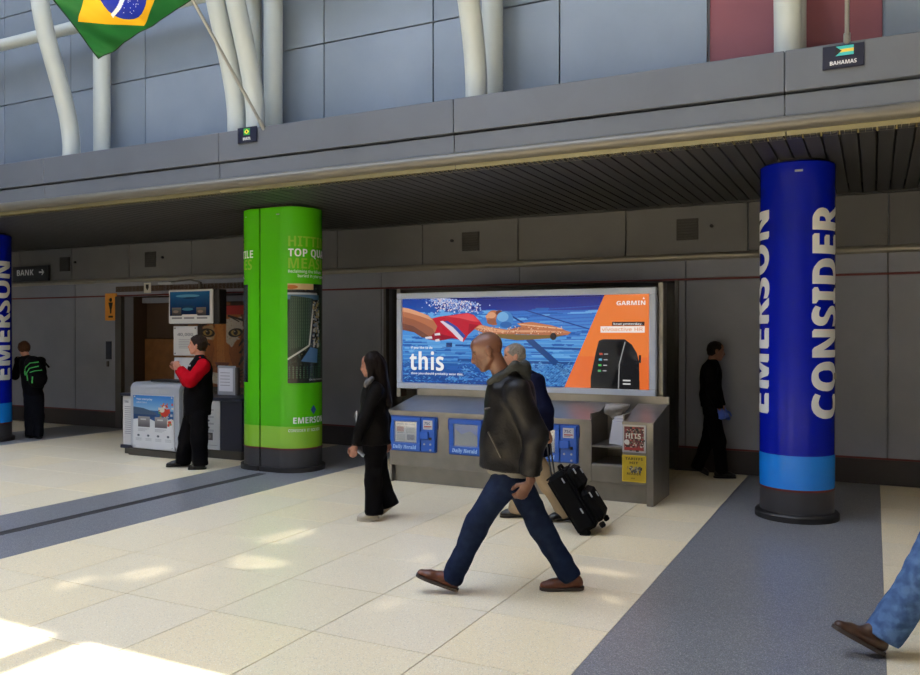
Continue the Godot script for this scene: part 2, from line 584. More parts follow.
func make_materials():
	for a in [["bold", "Droid Sans", 700], ["regular", "Droid Sans", 400], ["serif", "Droid Serif", 700]]:
		var f := SystemFont.new()
		f.font_names = PackedStringArray([a[1]])
		f.font_weight = a[2]
		fonts[a[0]] = f
	var c := func(r, g, b): return Color8(r, g, b)
	var cream_chips := [Color8(238, 228, 202), Color8(204, 194, 170), Color8(226, 208, 170), Color8(240, 234, 216), Color8(188, 180, 162)]
	M.tiles = []
	for i in 4:
		var base: Color = [Color8(226, 212, 180), Color8(222, 209, 179), Color8(229, 213, 177), Color8(224, 211, 183)][i]
		var m := mat(Color(1, 1, 1), 0.30, 0.0, fleck_tex(11 + i, base, cream_chips, 9000), 1.3)
		m.uv1_world_triplanar = true
		m.metallic_specular = 0.4
		M.tiles.append(m)
	M.band = mat(Color(1, 1, 1), 0.30, 0.0, fleck_tex(31, Color8(116, 117, 120), [Color8(150, 152, 156), Color8(84, 86, 92), Color8(170, 168, 164), Color8(72, 75, 84), Color8(126, 134, 148)], 20000), 1.3)
	M.band.uv1_world_triplanar = true
	M.grout = mat(Color8(160, 153, 136), 0.8)
	M.joint = mat(Color8(62, 62, 64), 0.5)
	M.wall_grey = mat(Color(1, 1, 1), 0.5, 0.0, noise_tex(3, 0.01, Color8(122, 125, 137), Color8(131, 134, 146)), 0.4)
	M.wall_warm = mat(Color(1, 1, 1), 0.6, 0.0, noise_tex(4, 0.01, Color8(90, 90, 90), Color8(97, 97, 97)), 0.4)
	M.red_line = mat(Color8(92, 22, 24), 0.5)
	M.base_dark = mat(Color8(42, 37, 39), 0.5)
	M.rail = mat(Color8(138, 134, 124), 0.35, 0.4)
	M.grille = mat(Color8(52, 50, 48), 0.7)
	M.slat = mat(Color8(50, 50, 50), 0.6)
	M.slat_b = mat(Color8(47, 47, 47), 0.6)
	M.black = mat(Color8(13, 13, 14), 0.6)
	M.neck = mat(Color8(58, 56, 54), 0.8)
	M.fascia = mat(Color(1, 1, 1), 0.38, 0.25, noise_tex(5, 0.008, Color8(92, 98, 108), Color8(99, 105, 115)), 0.3)
	M.bull = mat(Color8(98, 95, 86), 0.4, 0.3)
	M.panel = []
	for i in 3: M.panel.append(mat(Color(1, 1, 1), 0.42, 0.2, noise_tex(50 + i, 0.012, [Color8(114, 126, 140), Color8(109, 121, 135), Color8(118, 130, 144)][i], [Color8(122, 134, 148), Color8(117, 129, 143), Color8(126, 138, 152)][i]), 0.3))
	M.maroon = mat(Color(1, 1, 1), 0.5, 0.0, noise_tex(8, 0.01, Color8(120, 62, 72), Color8(130, 70, 80)), 0.3)
	M.pipe = mat(Color8(172, 180, 178), 0.38)
	M.steel = mat(Color(1, 1, 1), 0.34, 0.85, noise_tex(9, 0.02, Color8(128, 126, 122), Color8(142, 139, 135)), 0.6)
	M.steel_dark = mat(Color8(88, 86, 84), 0.4, 0.8)
	M.alu = mat(Color8(160, 165, 175), 0.35, 0.35)
	M.white = mat(Color8(178, 180, 186), 0.4)
	M.white_text = mat(Color8(212, 214, 216), 0.4)
	M.navy = mat(Color8(14, 20, 44), 0.4)
	M.hall = mat(Color8(190, 190, 188), 0.8)
	M.roof = mat(Color8(205, 205, 205), 0.8)

# ---------------------------------------------------------------- floor: cream terrazzo tiles between dark bands on the column lines
const GRID_X := [5.44, -0.66, -6.76, -12.86, -18.96]
const BAND := 0.72
const WALL_Z := -10.6
func build_floor():
	var f := structure("floor", "cream terrazzo tile floor with dark blue-grey bands")
	put(mbox(Vector3(-9, -0.11, -1), Vector3(46, 0.2, 22), 0.0), "slab", M.grout, f)
	for x in GRID_X: put(mbox(Vector3(x, -0.006, -1.3), Vector3(BAND * 2.0, 0.012, 19.0)), "dark_band", M.band, f)
	var rng := RandomNumberGenerator.new()
	rng.seed = 5
	var shapes := {}
	var cell := (6.1 - 2.0 * BAND) / 6.0
	var dz := 0.765
	for b in 4:
		var x0: float = GRID_X[b + 1] + BAND
		for j in range(-1, 10):
			for i in 6:
				var px := x0 + (i + 0.5) * cell
				var z1 := -3.9 - (j - 1) * dz
				var z0 := maxf(z1 - dz, WALL_Z)
				if z1 - z0 < 0.05: continue
				# keep those the picture can show
				var t := -px * sin(CAM_A) - (z0 + z1) * 0.5 * cos(CAM_A)
				var u := (px * cos(CAM_A) - (z0 + z1) * 0.5 * sin(CAM_A)) / t
				if t < 2.0 or absf(u) > 0.72: continue
				var w := z1 - z0
				var key := "%.3f" % w
				if not shapes.has(key): shapes[key] = mbox(Vector3(0, -0.006, 0), Vector3(cell - 0.006, 0.012, w - 0.006), 0.0012).mesh()
				put_mesh(shapes[key], "tile", M.tiles[rng.randi() % 4], f, Vector3(px, 0, (z0 + z1) * 0.5))
		# plain floor outside the picture, in the same stone
	for b in 4:
		var x0: float = GRID_X[b + 1] + BAND
		put(mbox(Vector3(x0 + 3.0 * cell, -0.008, 3.6), Vector3(cell * 6.0 - 0.006, 0.012, 10.0)), "floor_field", M.tiles[0], f)
	for s in [-0.045, 0.045]: put(mbox(Vector3(-6.80 + s, 0.0, -3.4), Vector3(0.03, 0.008, 9.2), 0.002), "expansion_joint", M.joint, f)
	put(mbox(Vector3(-6.80, -0.001, -3.4), Vector3(0.06, 0.006, 9.2)), "expansion_joint", M.base_dark, f)

# ---------------------------------------------------------------- the wall under the canopy
func build_back_wall():
	var w := structure("wall_back", "grey panel wall with red lines under the canopy")
	var z := WALL_Z
	# openings: the doorway behind the desk and the dark recess behind the light box
	var door := [-12.28, -8.2]; var rec := [-6.62, -2.25]
	var top := 2.42
	# solid wall behind, in pieces around the openings
	for seg in [[-24.0, door[0]], [door[1], rec[0]], [rec[1], 12.0]]:
		put(mbox(Vector3((seg[0] + seg[1]) * 0.5, 1.7, z - 0.16), Vector3(seg[1] - seg[0], 3.5, 0.2)), "wall_core", M.wall_grey, w)
	for seg in [door, rec]:
		put(mbox(Vector3((seg[0] + seg[1]) * 0.5, (top + 3.45) * 0.5, z - 0.16), Vector3(seg[1] - seg[0], 3.45 - top, 0.2)), "wall_core", M.wall_grey, w)
	# upper panels with open joints
	var edges := []
	for k in range(-12, 9): edges.append(-1.386 + k * 1.53)
	for i in edges.size() - 1:
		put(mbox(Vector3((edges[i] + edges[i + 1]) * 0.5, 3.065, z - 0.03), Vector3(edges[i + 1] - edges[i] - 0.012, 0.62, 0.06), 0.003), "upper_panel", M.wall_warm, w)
	# half-round rail and the band below it
	var r := MB.new()
	r.tube([Vector3(-24, 2.715, z - 0.005), Vector3(12, 2.715, z - 0.005)], 0.045, 14)
	put(r, "rail", M.rail, w)
	var band := []
	for k in range(-6, 4): band.append(-2.14 + k * 2.28)
	for i in band.size() - 1:
		put(mbox(Vector3((band[i] + band[i + 1]) * 0.5, 2.56, z - 0.03), Vector3(band[i + 1] - band[i] - 0.012, 0.225, 0.06), 0.003), "frieze_panel", M.wall_grey, w)
	# lower panels
	var low := []
	for seg in [[-24.0, door[0] - 0.16], [door[1], rec[0]], [rec[1] , 12.0]]:
		var x: float = seg[0]
		for e in band + [seg[1]]:
			if e > x + 0.05 and e <= seg[1]:
				low.append([x, e]); x = e
	for p in low: put(mbox(Vector3((p[0] + p[1]) * 0.5, 1.365, z - 0.03), Vector3(p[1] - p[0] - 0.012, 2.105, 0.06), 0.003), "wall_panel", M.wall_grey, w)
	for seg in [[-24.0, 12.0]]:
		put(mbox(Vector3(-6, 2.432, z - 0.022), Vector3(36, 0.026, 0.05)), "red_strip", M.red_line, w)
	for seg in [[-24.0, door[0] - 0.16], [door[1], rec[0]], [rec[1], 12.0]]:
		var cx: float = (seg[0] + seg[1]) * 0.5
		put(mbox(Vector3(cx, 0.303, z - 0.020), Vector3(seg[1] - seg[0], 0.022, 0.05)), "red_strip", M.red_line, w)
		put(mbox(Vector3(cx, 0.146, z - 0.018), Vector3(seg[1] - seg[0], 0.288, 0.05)), "base_board", M.base_dark, w)
	# metal posts at the openings
	for x in [door[0] - 0.08, rec[0], rec[1]]:
		put(mbox(Vector3(x, 1.21, z - 0.02), Vector3(0.15 if x < -10 else 0.05, 2.42, 0.09), 0.004), "jamb", M.steel_dark, w)
	# square grilles with their blades and the small sensors beside them
	for g in [[-14.0 + 0.18, 0.0], [-11.55, 0.0], [-5.18, -0.3], [-2.12, 0.28]]:
		var gx: float = g[0]
		var gr := put(mbox(Vector3(gx, 3.065, z + 0.006), Vector3(0.27, 0.27, 0.02), 0.003), "grille", M.grille, w)
		for k in 7: put(mbox(Vector3(gx, 2.96 + k * 0.035, z + 0.02), Vector3(0.24, 0.012, 0.012), 0.002), "blade", M.grille, gr)
		var s := MB.new()
		s.tube([Vector3(gx + (0.3 if g[1] >= 0.0 else -0.3), 3.09, z - 0.02), Vector3(gx + (0.3 if g[1] >= 0.0 else -0.3), 3.09, z + 0.03)], 0.022, 10)
		put(s, "sprinkler", M.black, w)
	# the recess behind the light box
	var rc := MB.new()
	rc.box(Vector3(-4.435, 1.25, z - 0.55), Vector3(4.6, 2.6, 0.1)); rc.box(Vector3(rec[0] - 0.05, 1.25, z - 0.6), Vector3(0.1, 2.6, 0.8)); rc.box(Vector3(rec[1] + 0.05, 1.25, z - 0.6), Vector3(0.1, 2.6, 0.8)); rc.box(Vector3(-4.435, 2.48, z - 0.6), Vector3(4.6, 0.1, 0.9)); rc.box(Vector3(-4.435, -0.05, z - 0.6), Vector3(4.6, 0.1, 0.9))
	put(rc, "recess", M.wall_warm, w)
	# the room behind the doorway: brown boards
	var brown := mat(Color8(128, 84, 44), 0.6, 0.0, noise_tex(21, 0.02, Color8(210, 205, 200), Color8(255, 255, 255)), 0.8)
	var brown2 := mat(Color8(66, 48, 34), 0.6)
	var rm := MB.new()
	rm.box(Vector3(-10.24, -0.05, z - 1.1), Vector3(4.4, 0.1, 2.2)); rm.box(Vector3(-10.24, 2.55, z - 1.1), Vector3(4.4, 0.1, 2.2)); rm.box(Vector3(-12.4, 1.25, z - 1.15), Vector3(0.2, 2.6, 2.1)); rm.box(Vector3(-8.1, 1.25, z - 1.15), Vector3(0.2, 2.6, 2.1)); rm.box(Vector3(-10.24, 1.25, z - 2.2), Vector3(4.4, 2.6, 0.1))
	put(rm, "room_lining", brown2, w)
	for i in 4:
		put(mbox(Vector3(-12.32 + 0.55 + i * 1.04, 0.82, z - 0.55), Vector3(1.03, 1.64, 0.05), 0.004), "board", brown, w)
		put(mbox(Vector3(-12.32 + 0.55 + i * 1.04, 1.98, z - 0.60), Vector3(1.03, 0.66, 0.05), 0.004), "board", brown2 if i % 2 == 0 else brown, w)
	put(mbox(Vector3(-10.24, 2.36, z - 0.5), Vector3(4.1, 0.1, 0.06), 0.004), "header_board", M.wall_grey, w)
	# grey door leaf handle plate and lock at the jamb side
	put(mbox(Vector3(-12.62, 1.43, z + 0.008), Vector3(0.14, 0.33, 0.016), 0.003), "lock_plate", M.navy, w)
	put(mbox(Vector3(-12.64, 1.18, z + 0.012), Vector3(0.05, 0.1, 0.024), 0.004), "lock_plate", M.steel_dark, w)

# ---------------------------------------------------------------- canopy: slatted ceiling, fascia with its groove, bullnose and lamp strip
func build_canopy():
	var c := structure("ceiling", "dark slatted ceiling under the canopy")
	put(mbox(Vector3(-6, 3.56, -9.05), Vector3(36, 0.1, 3.6)), "ceiling_deck", M.slat, c)
	put(mbox(Vector3(-6, 3.42, -10.57), Vector3(36, 0.13, 0.10)), "edge_board", M.slat, c)
	var sm := mbox(Vector3(0, 0, 0), Vector3(0.122, 0.03, 3.2), 0.003).mesh()
	for i in 150:
		var x := 3.1 - i * 0.137
		if x > -17.5: put_mesh(sm, "slat", M.slat if i % 3 else M.slat_b, c, Vector3(x, 3.385, -8.91))
	var t := structure("trim_1", "grey metal fascia of the canopy with a dark groove")
	for i in 8:
		var x1 := 5.44 - i * 3.05; var x0 := x1 - 3.05
		var mid := (x0 + x1) * 0.5
		put(mbox(Vector3(mid, 3.893, -7.30), Vector3(3.045, 0.335, 0.2), 0.006), "upper_fascia_panel", M.fascia, t)
		put(mbox(Vector3(mid, 3.613, -7.32), Vector3(3.045, 0.185, 0.2), 0.006), "lower_fascia_panel", M.fascia, t)
		put(mbox(Vector3(mid, 4.045, -7.85), Vector3(3.045, 0.03, 0.92), 0.002), "ledge_panel", M.fascia, t)
	put(mbox(Vector3(-6, 3.75, -7.45), Vector3(36, 0.5, 0.15)), "fascia_core", M.fascia, t)
	var b := MB.new()
	b.tube([Vector3(-18, 3.47, -7.225), Vector3(6, 3.47, -7.225)], 0.062, 20)
	put(b, "bullnose", M.bull, t)
	put(mbox(Vector3(-6, 3.465, -7.33), Vector3(24, 0.12, 0.16)), "bullnose_core", M.bull, t)
	# lamp strip: lengths of louvred tube light under the bullnose
	var glow := StandardMaterial3D.new()
	glow.albedo_color = Color8(230, 220, 180); glow.emission_enabled = true; glow.emission = Color(1.0, 0.86, 0.5); glow.emission_energy_multiplier = 0.25
	var louvre := mat(Color8(150, 144, 112), 0.3, 0.7)
	var names := ["beside the left blue column", "left of the green column", "right of the green column", "over the light box", "left of the tall blue column", "right of the tall blue column"]
	for i in 6:
		var x1 := 2.4 - (5 - i) * 3.05; var x0 := x1 - 3.05
		var L := thing("strip_light", "long gold louvred lamp strip under the canopy edge, " + names[i], "strip light", Vector3((x0 + x1) * 0.5, 3.37, -7.30), 0.0, "lamp strips under the canopy edge")
		put(mbox(Vector3(0, 0.05, 0), Vector3(3.04, 0.012, 0.15)), "lamp_tray", M.bull, L)
		var tb := MB.new()
		tb.tube([Vector3(-1.48, 0.03, 0), Vector3(1.48, 0.03, 0)], 0.013, 10)
		put(tb, "tube_lamp", glow, L)
		for s in [-0.075, 0.075]: put(mbox(Vector3(0, 0.022, s), Vector3(3.04, 0.045, 0.006)), "louvre_rail", louvre, L)
		var lv := MB.new()
		for k in 60: lv.box(Vector3(-1.5 + k * 0.0508, 0.008, 0), Vector3(0.003, 0.018, 0.145))
		put(lv, "louvre_blades", louvre, L).set_meta("kind", "stuff")
		var al := AreaLight3D.new()
		al.name = "lamp_light"
		L.add_child(al, true)
		al.position = Vector3(0, -0.006, 0); al.rotation.x = -PI / 2
		al.area_size = Vector2(2.9, 0.12)
		al.light_energy = 0.05; al.light_color = Color(1.0, 0.88, 0.62); al.shadow_enabled = true; al.area_range = 40.0

# ---------------------------------------------------------------- blue-grey panel wall above the canopy
func build_upper_wall():
	var w := structure("wall_upper", "blue-grey metal panel wall above the canopy")
	put(mbox(Vector3(-9, 7.5, -8.55), Vector3(44, 7.6, 0.2)), "wall_core", M.panel[0], w)
	var rng := RandomNumberGenerator.new()
	rng.seed = 8
	for i in 11:
		var x1 := 3.17 - i * 1.55; var x0 := x1 - 1.55
		for row in [[3.95, 5.36], [5.36, 6.75], [6.75, 8.15]]:
			var is_red: bool = i == 2 and row[0] < 6.7
			if is_red: continue
			put(mbox(Vector3((x0 + x1) * 0.5, (row[0] + row[1]) * 0.5, -8.41), Vector3(1.535, row[1] - row[0] - 0.015, 0.07), 0.004), "wall_panel", M.panel[rng.randi() % 3], w)
	put(mbox(Vector3(-0.705, 5.35, -8.46), Vector3(1.53, 2.78, 0.05), 0.003), "maroon_panel", M.maroon, w, "maroon wall panel")
	put(mbox(Vector3(-9, 9.7, -8.41), Vector3(44, 3.05, 0.07)), "upper_sheet", M.panel[0], w)
	put(mbox(Vector3(-22, 6.0, -8.41), Vector3(16.0, 4.3, 0.07)), "upper_sheet", M.panel[0], w)
	put(mbox(Vector3(8.2, 6.0, -8.41), Vector3(10.0, 4.3, 0.07)), "upper_sheet", M.panel[0], w)

# ---------------------------------------------------------------- the rest of the hall: it shuts the daylight out except through the roof glazing
func build_hall_shell():
	var wl := structure("wall_left", "far end wall of the hall")
	put(mbox(Vector3(-30.2, 5.5, -1), Vector3(0.4, 12, 22)), "wall_core", M.hall, wl)
	var wr := structure("wall_right", "near end wall of the hall")
	put(mbox(Vector3(12.2, 5.5, -1), Vector3(0.4, 12, 22)), "wall_core", M.hall, wr)
	var wf := structure("wall_front", "long wall of the hall facing the canopy")
	put(mbox(Vector3(-9, 5.5, 9.2), Vector3(43, 12, 0.4)), "wall_core", M.hall, wf)
	var wb := structure("wall_rear", "solid wall behind the panel wall")
	put(mbox(Vector3(-9, 5.5, -13.2), Vector3(43, 12, 0.4)), "wall_core", M.hall, wb)
	var rf := structure("ceiling_hall", "hall roof with a long glazed opening")
	var H := 11.1
	var gx0 := -16.0; var gx1 := -1.5; var gz0 := -5.5; var gz1 := 3.5
	put(mbox(Vector3(-9, H, -10.85), Vector3(43, 0.2, 5.1)), "roof_deck", M.roof, rf)
	# small bronze panes let into the deck near the panel wall; the sun reaches the floor dimly through them
	var bronze := StandardMaterial3D.new()
	bronze.albedo_color = Color(0.5, 0.36, 0.2, 0.81); bronze.transparency = BaseMaterial3D.TRANSPARENCY_ALPHA; bronze.roughness = 0.1
	var holes := []
	for q in [[200, 280, 552, 585], [270, 313, 524, 546], [300, 342, 577, 598], [375, 402, 598, 612], [425, 447, 541, 565], [500, 552, 540, 558], [57, 93, 575, 590], [575, 640, 560, 576], [120, 170, 566, 580], [590, 630, 596, 606]]:
		var c := on_ground((q[0] + q[1]) * 0.5, (q[2] + q[3]) * 0.5)
		var l := on_ground(q[0], (q[2] + q[3]) * 0.5); var n := on_ground((q[0] + q[1]) * 0.5, q[2]); var f := on_ground((q[0] + q[1]) * 0.5, q[3])
		var hx: float = clampf(l.distance_to(c), 0.1, 0.34); var hz: float = clampf(n.distance_to(f) * 0.5, 0.1, 0.34)
		var m := c + Vector3(-0.55, 0, -0.21) * H
		holes.append([m.x - hx, m.x + hx, maxf(m.z - hz, -8.25), minf(m.z + hz, -5.6)])
	var xs := [-30.4, 12.4]
	for h in holes: xs.append(h[0]); xs.append(h[1])
	xs.sort()
	for i in xs.size() - 1:
		var xa: float = xs[i]; var xb: float = xs[i + 1]
		if xb - xa < 0.001: continue
		var cuts := []
		for h in holes:
			if h[0] < xb - 0.0005 and h[1] > xa + 0.0005: cuts.append([h[2], h[3]])
		cuts.sort_custom(func(p, r): return p[0] < r[0])
		var z := -8.3
		for cu in cuts + [[gz0, gz0]]:
			if cu[0] > z + 0.001: put(mbox(Vector3((xa + xb) * 0.5, H, (z + cu[0]) * 0.5), Vector3(xb - xa, 0.2, cu[0] - z)), "roof_deck", M.roof, rf)
			z = maxf(z, cu[1])
	for h in holes: put(mbox(Vector3((h[0] + h[1]) * 0.5, H, (h[2] + h[3]) * 0.5), Vector3(h[1] - h[0], 0.01, h[3] - h[2])), "bronze_pane", bronze, rf)
	put(mbox(Vector3(-9, H, (9.4 + gz1) * 0.5), Vector3(43, 0.2, 9.4 - gz1)), "roof_deck", M.roof, rf)
	put(mbox(Vector3((-30.4 + gx0) * 0.5, H, (gz0 + gz1) * 0.5), Vector3(gx0 + 30.4, 0.2, gz1 - gz0)), "roof_deck", M.roof, rf)
	put(mbox(Vector3((12.4 + gx1) * 0.5, H, (gz0 + gz1) * 0.5), Vector3(12.4 - gx1, 0.2, gz1 - gz0)), "roof_deck", M.roof, rf)
	var win := structure("window_1", "long glazed opening in the hall roof")
	var glass := StandardMaterial3D.new()
	glass.albedo_color = Color(0.9, 0.95, 1.0, 0.06); glass.transparency = BaseMaterial3D.TRANSPARENCY_ALPHA; glass.roughness = 0.05
	for i in 10:
		var a := lerpf(gx0, gx1, i / 10.0); var b := lerpf(gx0, gx1, (i + 1) / 10.0)
		put(mbox(Vector3((a + b) * 0.5, H + 0.05, (gz0 + gz1) * 0.5), Vector3(b - a - 0.1, 0.01, gz1 - gz0)), "pane", glass, win)
		put(mbox(Vector3(a, H, (gz0 + gz1) * 0.5), Vector3(0.14, 0.3, gz1 - gz0)), "glazing_bar", M.pipe, win)
	for z in [-2.5, 0.5]: put(mbox(Vector3((gx0 + gx1) * 0.5, H, z), Vector3(gx1 - gx0, 0.3, 0.2)), "glazing_bar", M.pipe, win)

# ---------------------------------------------------------------- columns
func blue_column(x: float, label: String, a1: float, a2: float):
	var at := Vector3(x, 0, -8.45)
	var t := thing("advertising_column", label, "column", at)
	var r := 0.335
	var neck := MB.new()
	neck.lathe([Vector2(0.0, 3.30), Vector2(0.26, 3.30), Vector2(0.26, 3.42)], 32, Vector3.ZERO)
	put(neck, "neck", M.neck, t)
	var bl := mat(Color(1, 1, 1), 0.22, 0.0, noise_tex(60, 0.004, Color8(4, 20, 150), Color8(6, 24, 158)), 0.3)
	bl.metallic_specular = 0.3
	var w := MB.new()
	w.lathe([Vector2(r, 0.61), Vector2(r, 3.325), Vector2(r - 0.01, 3.335), Vector2(0.0, 3.335)], 56, Vector3.ZERO)
	put(w, "wrap", bl, t)
	var lb := MB.new()
	lb.lathe([Vector2(r + 0.0005, 0.30), Vector2(r + 0.0005, 0.615)], 56, Vector3.ZERO)
	put(lb, "light_blue_band", mat(Color8(20, 124, 220), 0.26), t)
	var rl := MB.new()
	rl.lathe([Vector2(r, 0.282), Vector2(r + 0.002, 0.282), Vector2(r + 0.002, 0.302), Vector2(r, 0.302)], 56, Vector3.ZERO)
	put(rl, "red_ring", M.red_line, t)
	var bs := MB.new()
	bs.lathe([Vector2(r - 0.003, 0.06), Vector2(r - 0.003, 0.285)], 56, Vector3.ZERO)
	put(bs, "base_sleeve", mat(Color8(50, 50, 54), 0.45), t)
	var sk := MB.new()
	sk.lathe([Vector2(r + 0.042, 0.0), Vector2(r + 0.042, 0.05), Vector2(r + 0.03, 0.065), Vector2(r - 0.01, 0.075)], 56, Vector3.ZERO)
	put(sk, "base_ring", mat(Color8(28, 26, 27), 0.5), t)
	# white lettering up the column
	var tx := MB.new()
	for k in 3: bent(tx, "EMERSON", 0.315, 1.90, Vector3.ZERO, r + 0.0015 + 0.0004 * k, deg_to_rad(a1) + (k - 1) * 0.02, 1.0 + (k - 1) * 0.009, false)
	put(tx, "lettering", M.white_text, t, "white upright lettering up the left side")
	var ty := MB.new()
	for k in 3: bent(ty, "CONSIDER", 0.315, 1.95, Vector3.ZERO, r + 0.0015 + 0.0004 * k, deg_to_rad(a2) + (k - 1) * 0.02, 0.97 + (k - 1) * 0.009, false)
	put(ty, "lettering", M.white_text, t, "white upright lettering reading CONSIDER")
	put(mbox(Vector3(0.04, 3.24, r + 0.002), Vector3(0.07, 0.02, 0.006), 0.002), "maker_tag", M.alu, t)
	if x > -2.0: put(mbox(Vector3(r * 0.985, 1.35, 0.06), Vector3(0.03, 0.06, 0.04), 0.004), "door_catch", M.rail, t)

func build_columns():
	blue_column(-0.66, "round blue column with white CONSIDER lettering beside the plain grey wall", -43.0, 82.0)
	blue_column(-12.86, "round blue column by the person with the backpack", 119.0, 237.0)
	# twin column in a green wrap: two half cylinders with flat cheeks, split by the expansion joint
	var X := -6.88
	var t := thing("advertising_column", "wide green advertising column with a circuit board picture", "column", Vector3(X, 0, -8.5))
	var r := 0.345; var s := 0.20
	var green := mat(Color(1, 1, 1), 0.24, 0.0, noise_tex(61, 0.004, Color8(70, 166, 12), Color8(76, 174, 16)), 0.3)
	green.metallic_specular = 0.35
	var lime := mat(Color8(122, 176, 46), 0.24)
	var dark := mat(Color8(50, 50, 54), 0.45)
	var edge := mat(Color8(28, 26, 27), 0.5)
	var nk := MB.new()
	nk.box(Vector3(0, 3.36, 0), Vector3(0.7, 0.16, 0.5), 0.02)
	put(nk, "neck", M.neck, t)
	put(mbox(Vector3(-0.09, 1.66, 0), Vector3(0.06, 3.2, 0.64)), "joint_filler", edge, t)
	for side in [-1.0, 1.0]:
		var prof := func(rr: float, y0: float, y1: float, called: String, m: Material, grow := 0.0):
			var b := MB.new()
			var inner: float = -0.082 if side < 0.0 else -0.098
			var cx: float = s * side
			var pts := []
			if side > 0.0:
				pts.append(Vector2(inner + 0.022, rr))
				for k in 25:
					var an := PI * 0.5 - PI * k / 24.0
					pts.append(Vector2(cx + cos(an) * rr, sin(an) * rr))
				pts.append(Vector2(inner + 0.022, -rr))
			else:
				pts.append(Vector2(inner - 0.020, -rr))
				for k in 25:
					var an := -PI * 0.5 - PI * k / 24.0
					pts.append(Vector2(cx + cos(an) * rr, sin(an) * rr))
				pts.append(Vector2(inner - 0.020, rr))
			var m2 := pts.size()
			for k in m2:
				var p: Vector2 = pts[k]; var q: Vector2 = pts[(k + 1) % m2]
				var n0 := _cyl_n(p, cx, side); var n1 := _cyl_n(q, cx, side)
				if k == m2 - 1: n0 = Vector3(-side, 0, 0); n1 = n0
				var a0 := b.pt(Vector3(p.x, y0, p.y), n0); b.pt(Vector3(q.x, y0, q.y), n1); b.pt(Vector3(q.x, y1, q.y), n1); b.pt(Vector3(p.x, y1, p.y), n0)
				b.idx.append_array(PackedInt32Array([a0, a0 + 2, a0 + 1, a0, a0 + 3, a0 + 2]))
			for k in range(1, m2 - 1):
				b.tri(Vector3(pts[0].x, y1, pts[0].y), Vector3(pts[k].x, y1, pts[k].y), Vector3(pts[k + 1].x, y1, pts[k + 1].y))
			put(b, called, m, t)
		prof.call(r, 0.575, 3.33, "wrap", green)
		prof.call(r, 0.30, 0.576, "lime_band", lime)
		prof.call(r + 0.002, 0.282, 0.302, "red_ring", M.red_line)
		prof.call(r - 0.003, 0.06, 0.285, "base_sleeve", dark)
		prof.call(r + 0.04, 0.0, 0.06, "base_ring", edge)
	# the print: words and picture, once on each half
	var pic := circuit_print()
	for k in 2:
		var cx := s if k == 0 else -s
		var a0 := deg_to_rad(24.0) if k == 0 else deg_to_rad(-150.0)
		var C := Vector3(cx, 0, 0)
		var rr := r + 0.0015
		for w in [["HITTING", 0.13, 2.835, 0, 0.0], ["TOP QUARTILE", 0.095, 2.71, 1, 0.0], ["MEASURES", 0.13, 2.56, 0, 0.0], ["Reclaiming the billions", 0.036, 2.505, 2, 0.0], ["buried in your operations", 0.036, 2.45, 2, 0.12]]:
			var b := MB.new()
			bent(b, w[0], w[1], 0.0, C, rr, a0 + w[4] / rr, w[2], true, "regular" if w[3] == 2 else "bold")
			put(b, "lettering", [lime, M.white_text, M.white_text][w[3]], t, ["lime", "white", "small white"][w[3]] + " lettering")
		var p := MB.new()
		for i in 20:
			var u0 := i / 20.0; var u1 := (i + 1) / 20.0
			var wd := 0.82
			var e0 := a0 + (u0 * wd - 0.01) / rr; var e1 := a0 + (u1 * wd - 0.01) / rr
			var q0 := C + Vector3(sin(e0), 0, cos(e0)) * rr; var q1 := C + Vector3(sin(e1), 0, cos(e1)) * rr
			p.quad(q0 + Vector3(0, 1.12, 0), q1 + Vector3(0, 1.12, 0), q1 + Vector3(0, 2.37, 0), q0 + Vector3(0, 2.37, 0), Vector2(u0, 1), Vector2(u1, 1), Vector2(u1, 0), Vector2(u0, 0))
		put(p, "picture", print_mat(pic, 0.25), t, "circuit board photograph")
		var em := MB.new()
		bent(em, "EMERSON", 0.075, 0.0, C, rr, a0 + 0.06 / rr, 0.615, true)
		bent(em, "CONSIDER IT SOLVED", 0.034, 0.0, C, rr, a0, 0.51, true, "regular")
		put(em, "lettering", M.white_text, t, "white company lettering near the foot")
		var lg := MB.new()
		for d in [[0.0, 0.0], [0.045, 0.0], [0.0225, 0.03], [0.0225, -0.03]]:
			var an: float = a0 + (0.31 + d[0]) / rr
			var ct := C + Vector3(sin(an), 0, cos(an)) * (rr + 0.001) + Vector3(0, 0.78 + d[1], 0)
			var sd := Vector3(cos(an), 0, -sin(an))
			lg.quad(ct - sd * 0.022, ct - Vector3(0, 0.03, 0), ct + sd * 0.022, ct + Vector3(0, 0.03, 0))
		put(lg, "emblem", mat(Color8(16, 60, 120), 0.3), t, "dark blue diamond emblem")
		put(mbox(C + Vector3(0.0 if k == 0 else -0.12, 3.24, r - (0.0 if k == 0 else 0.03)), Vector3(0.05, 0.012, 0.006), 0.001), "maker_tag", M.alu, t)

func _cyl_n(p: Vector2, cx: float, side: float) -> Vector3:
	if (p.x - cx) * side <= 0.001: return Vector3(0, 0, signf(p.y))
	return Vector3(p.x - cx, 0, p.y).normalized()

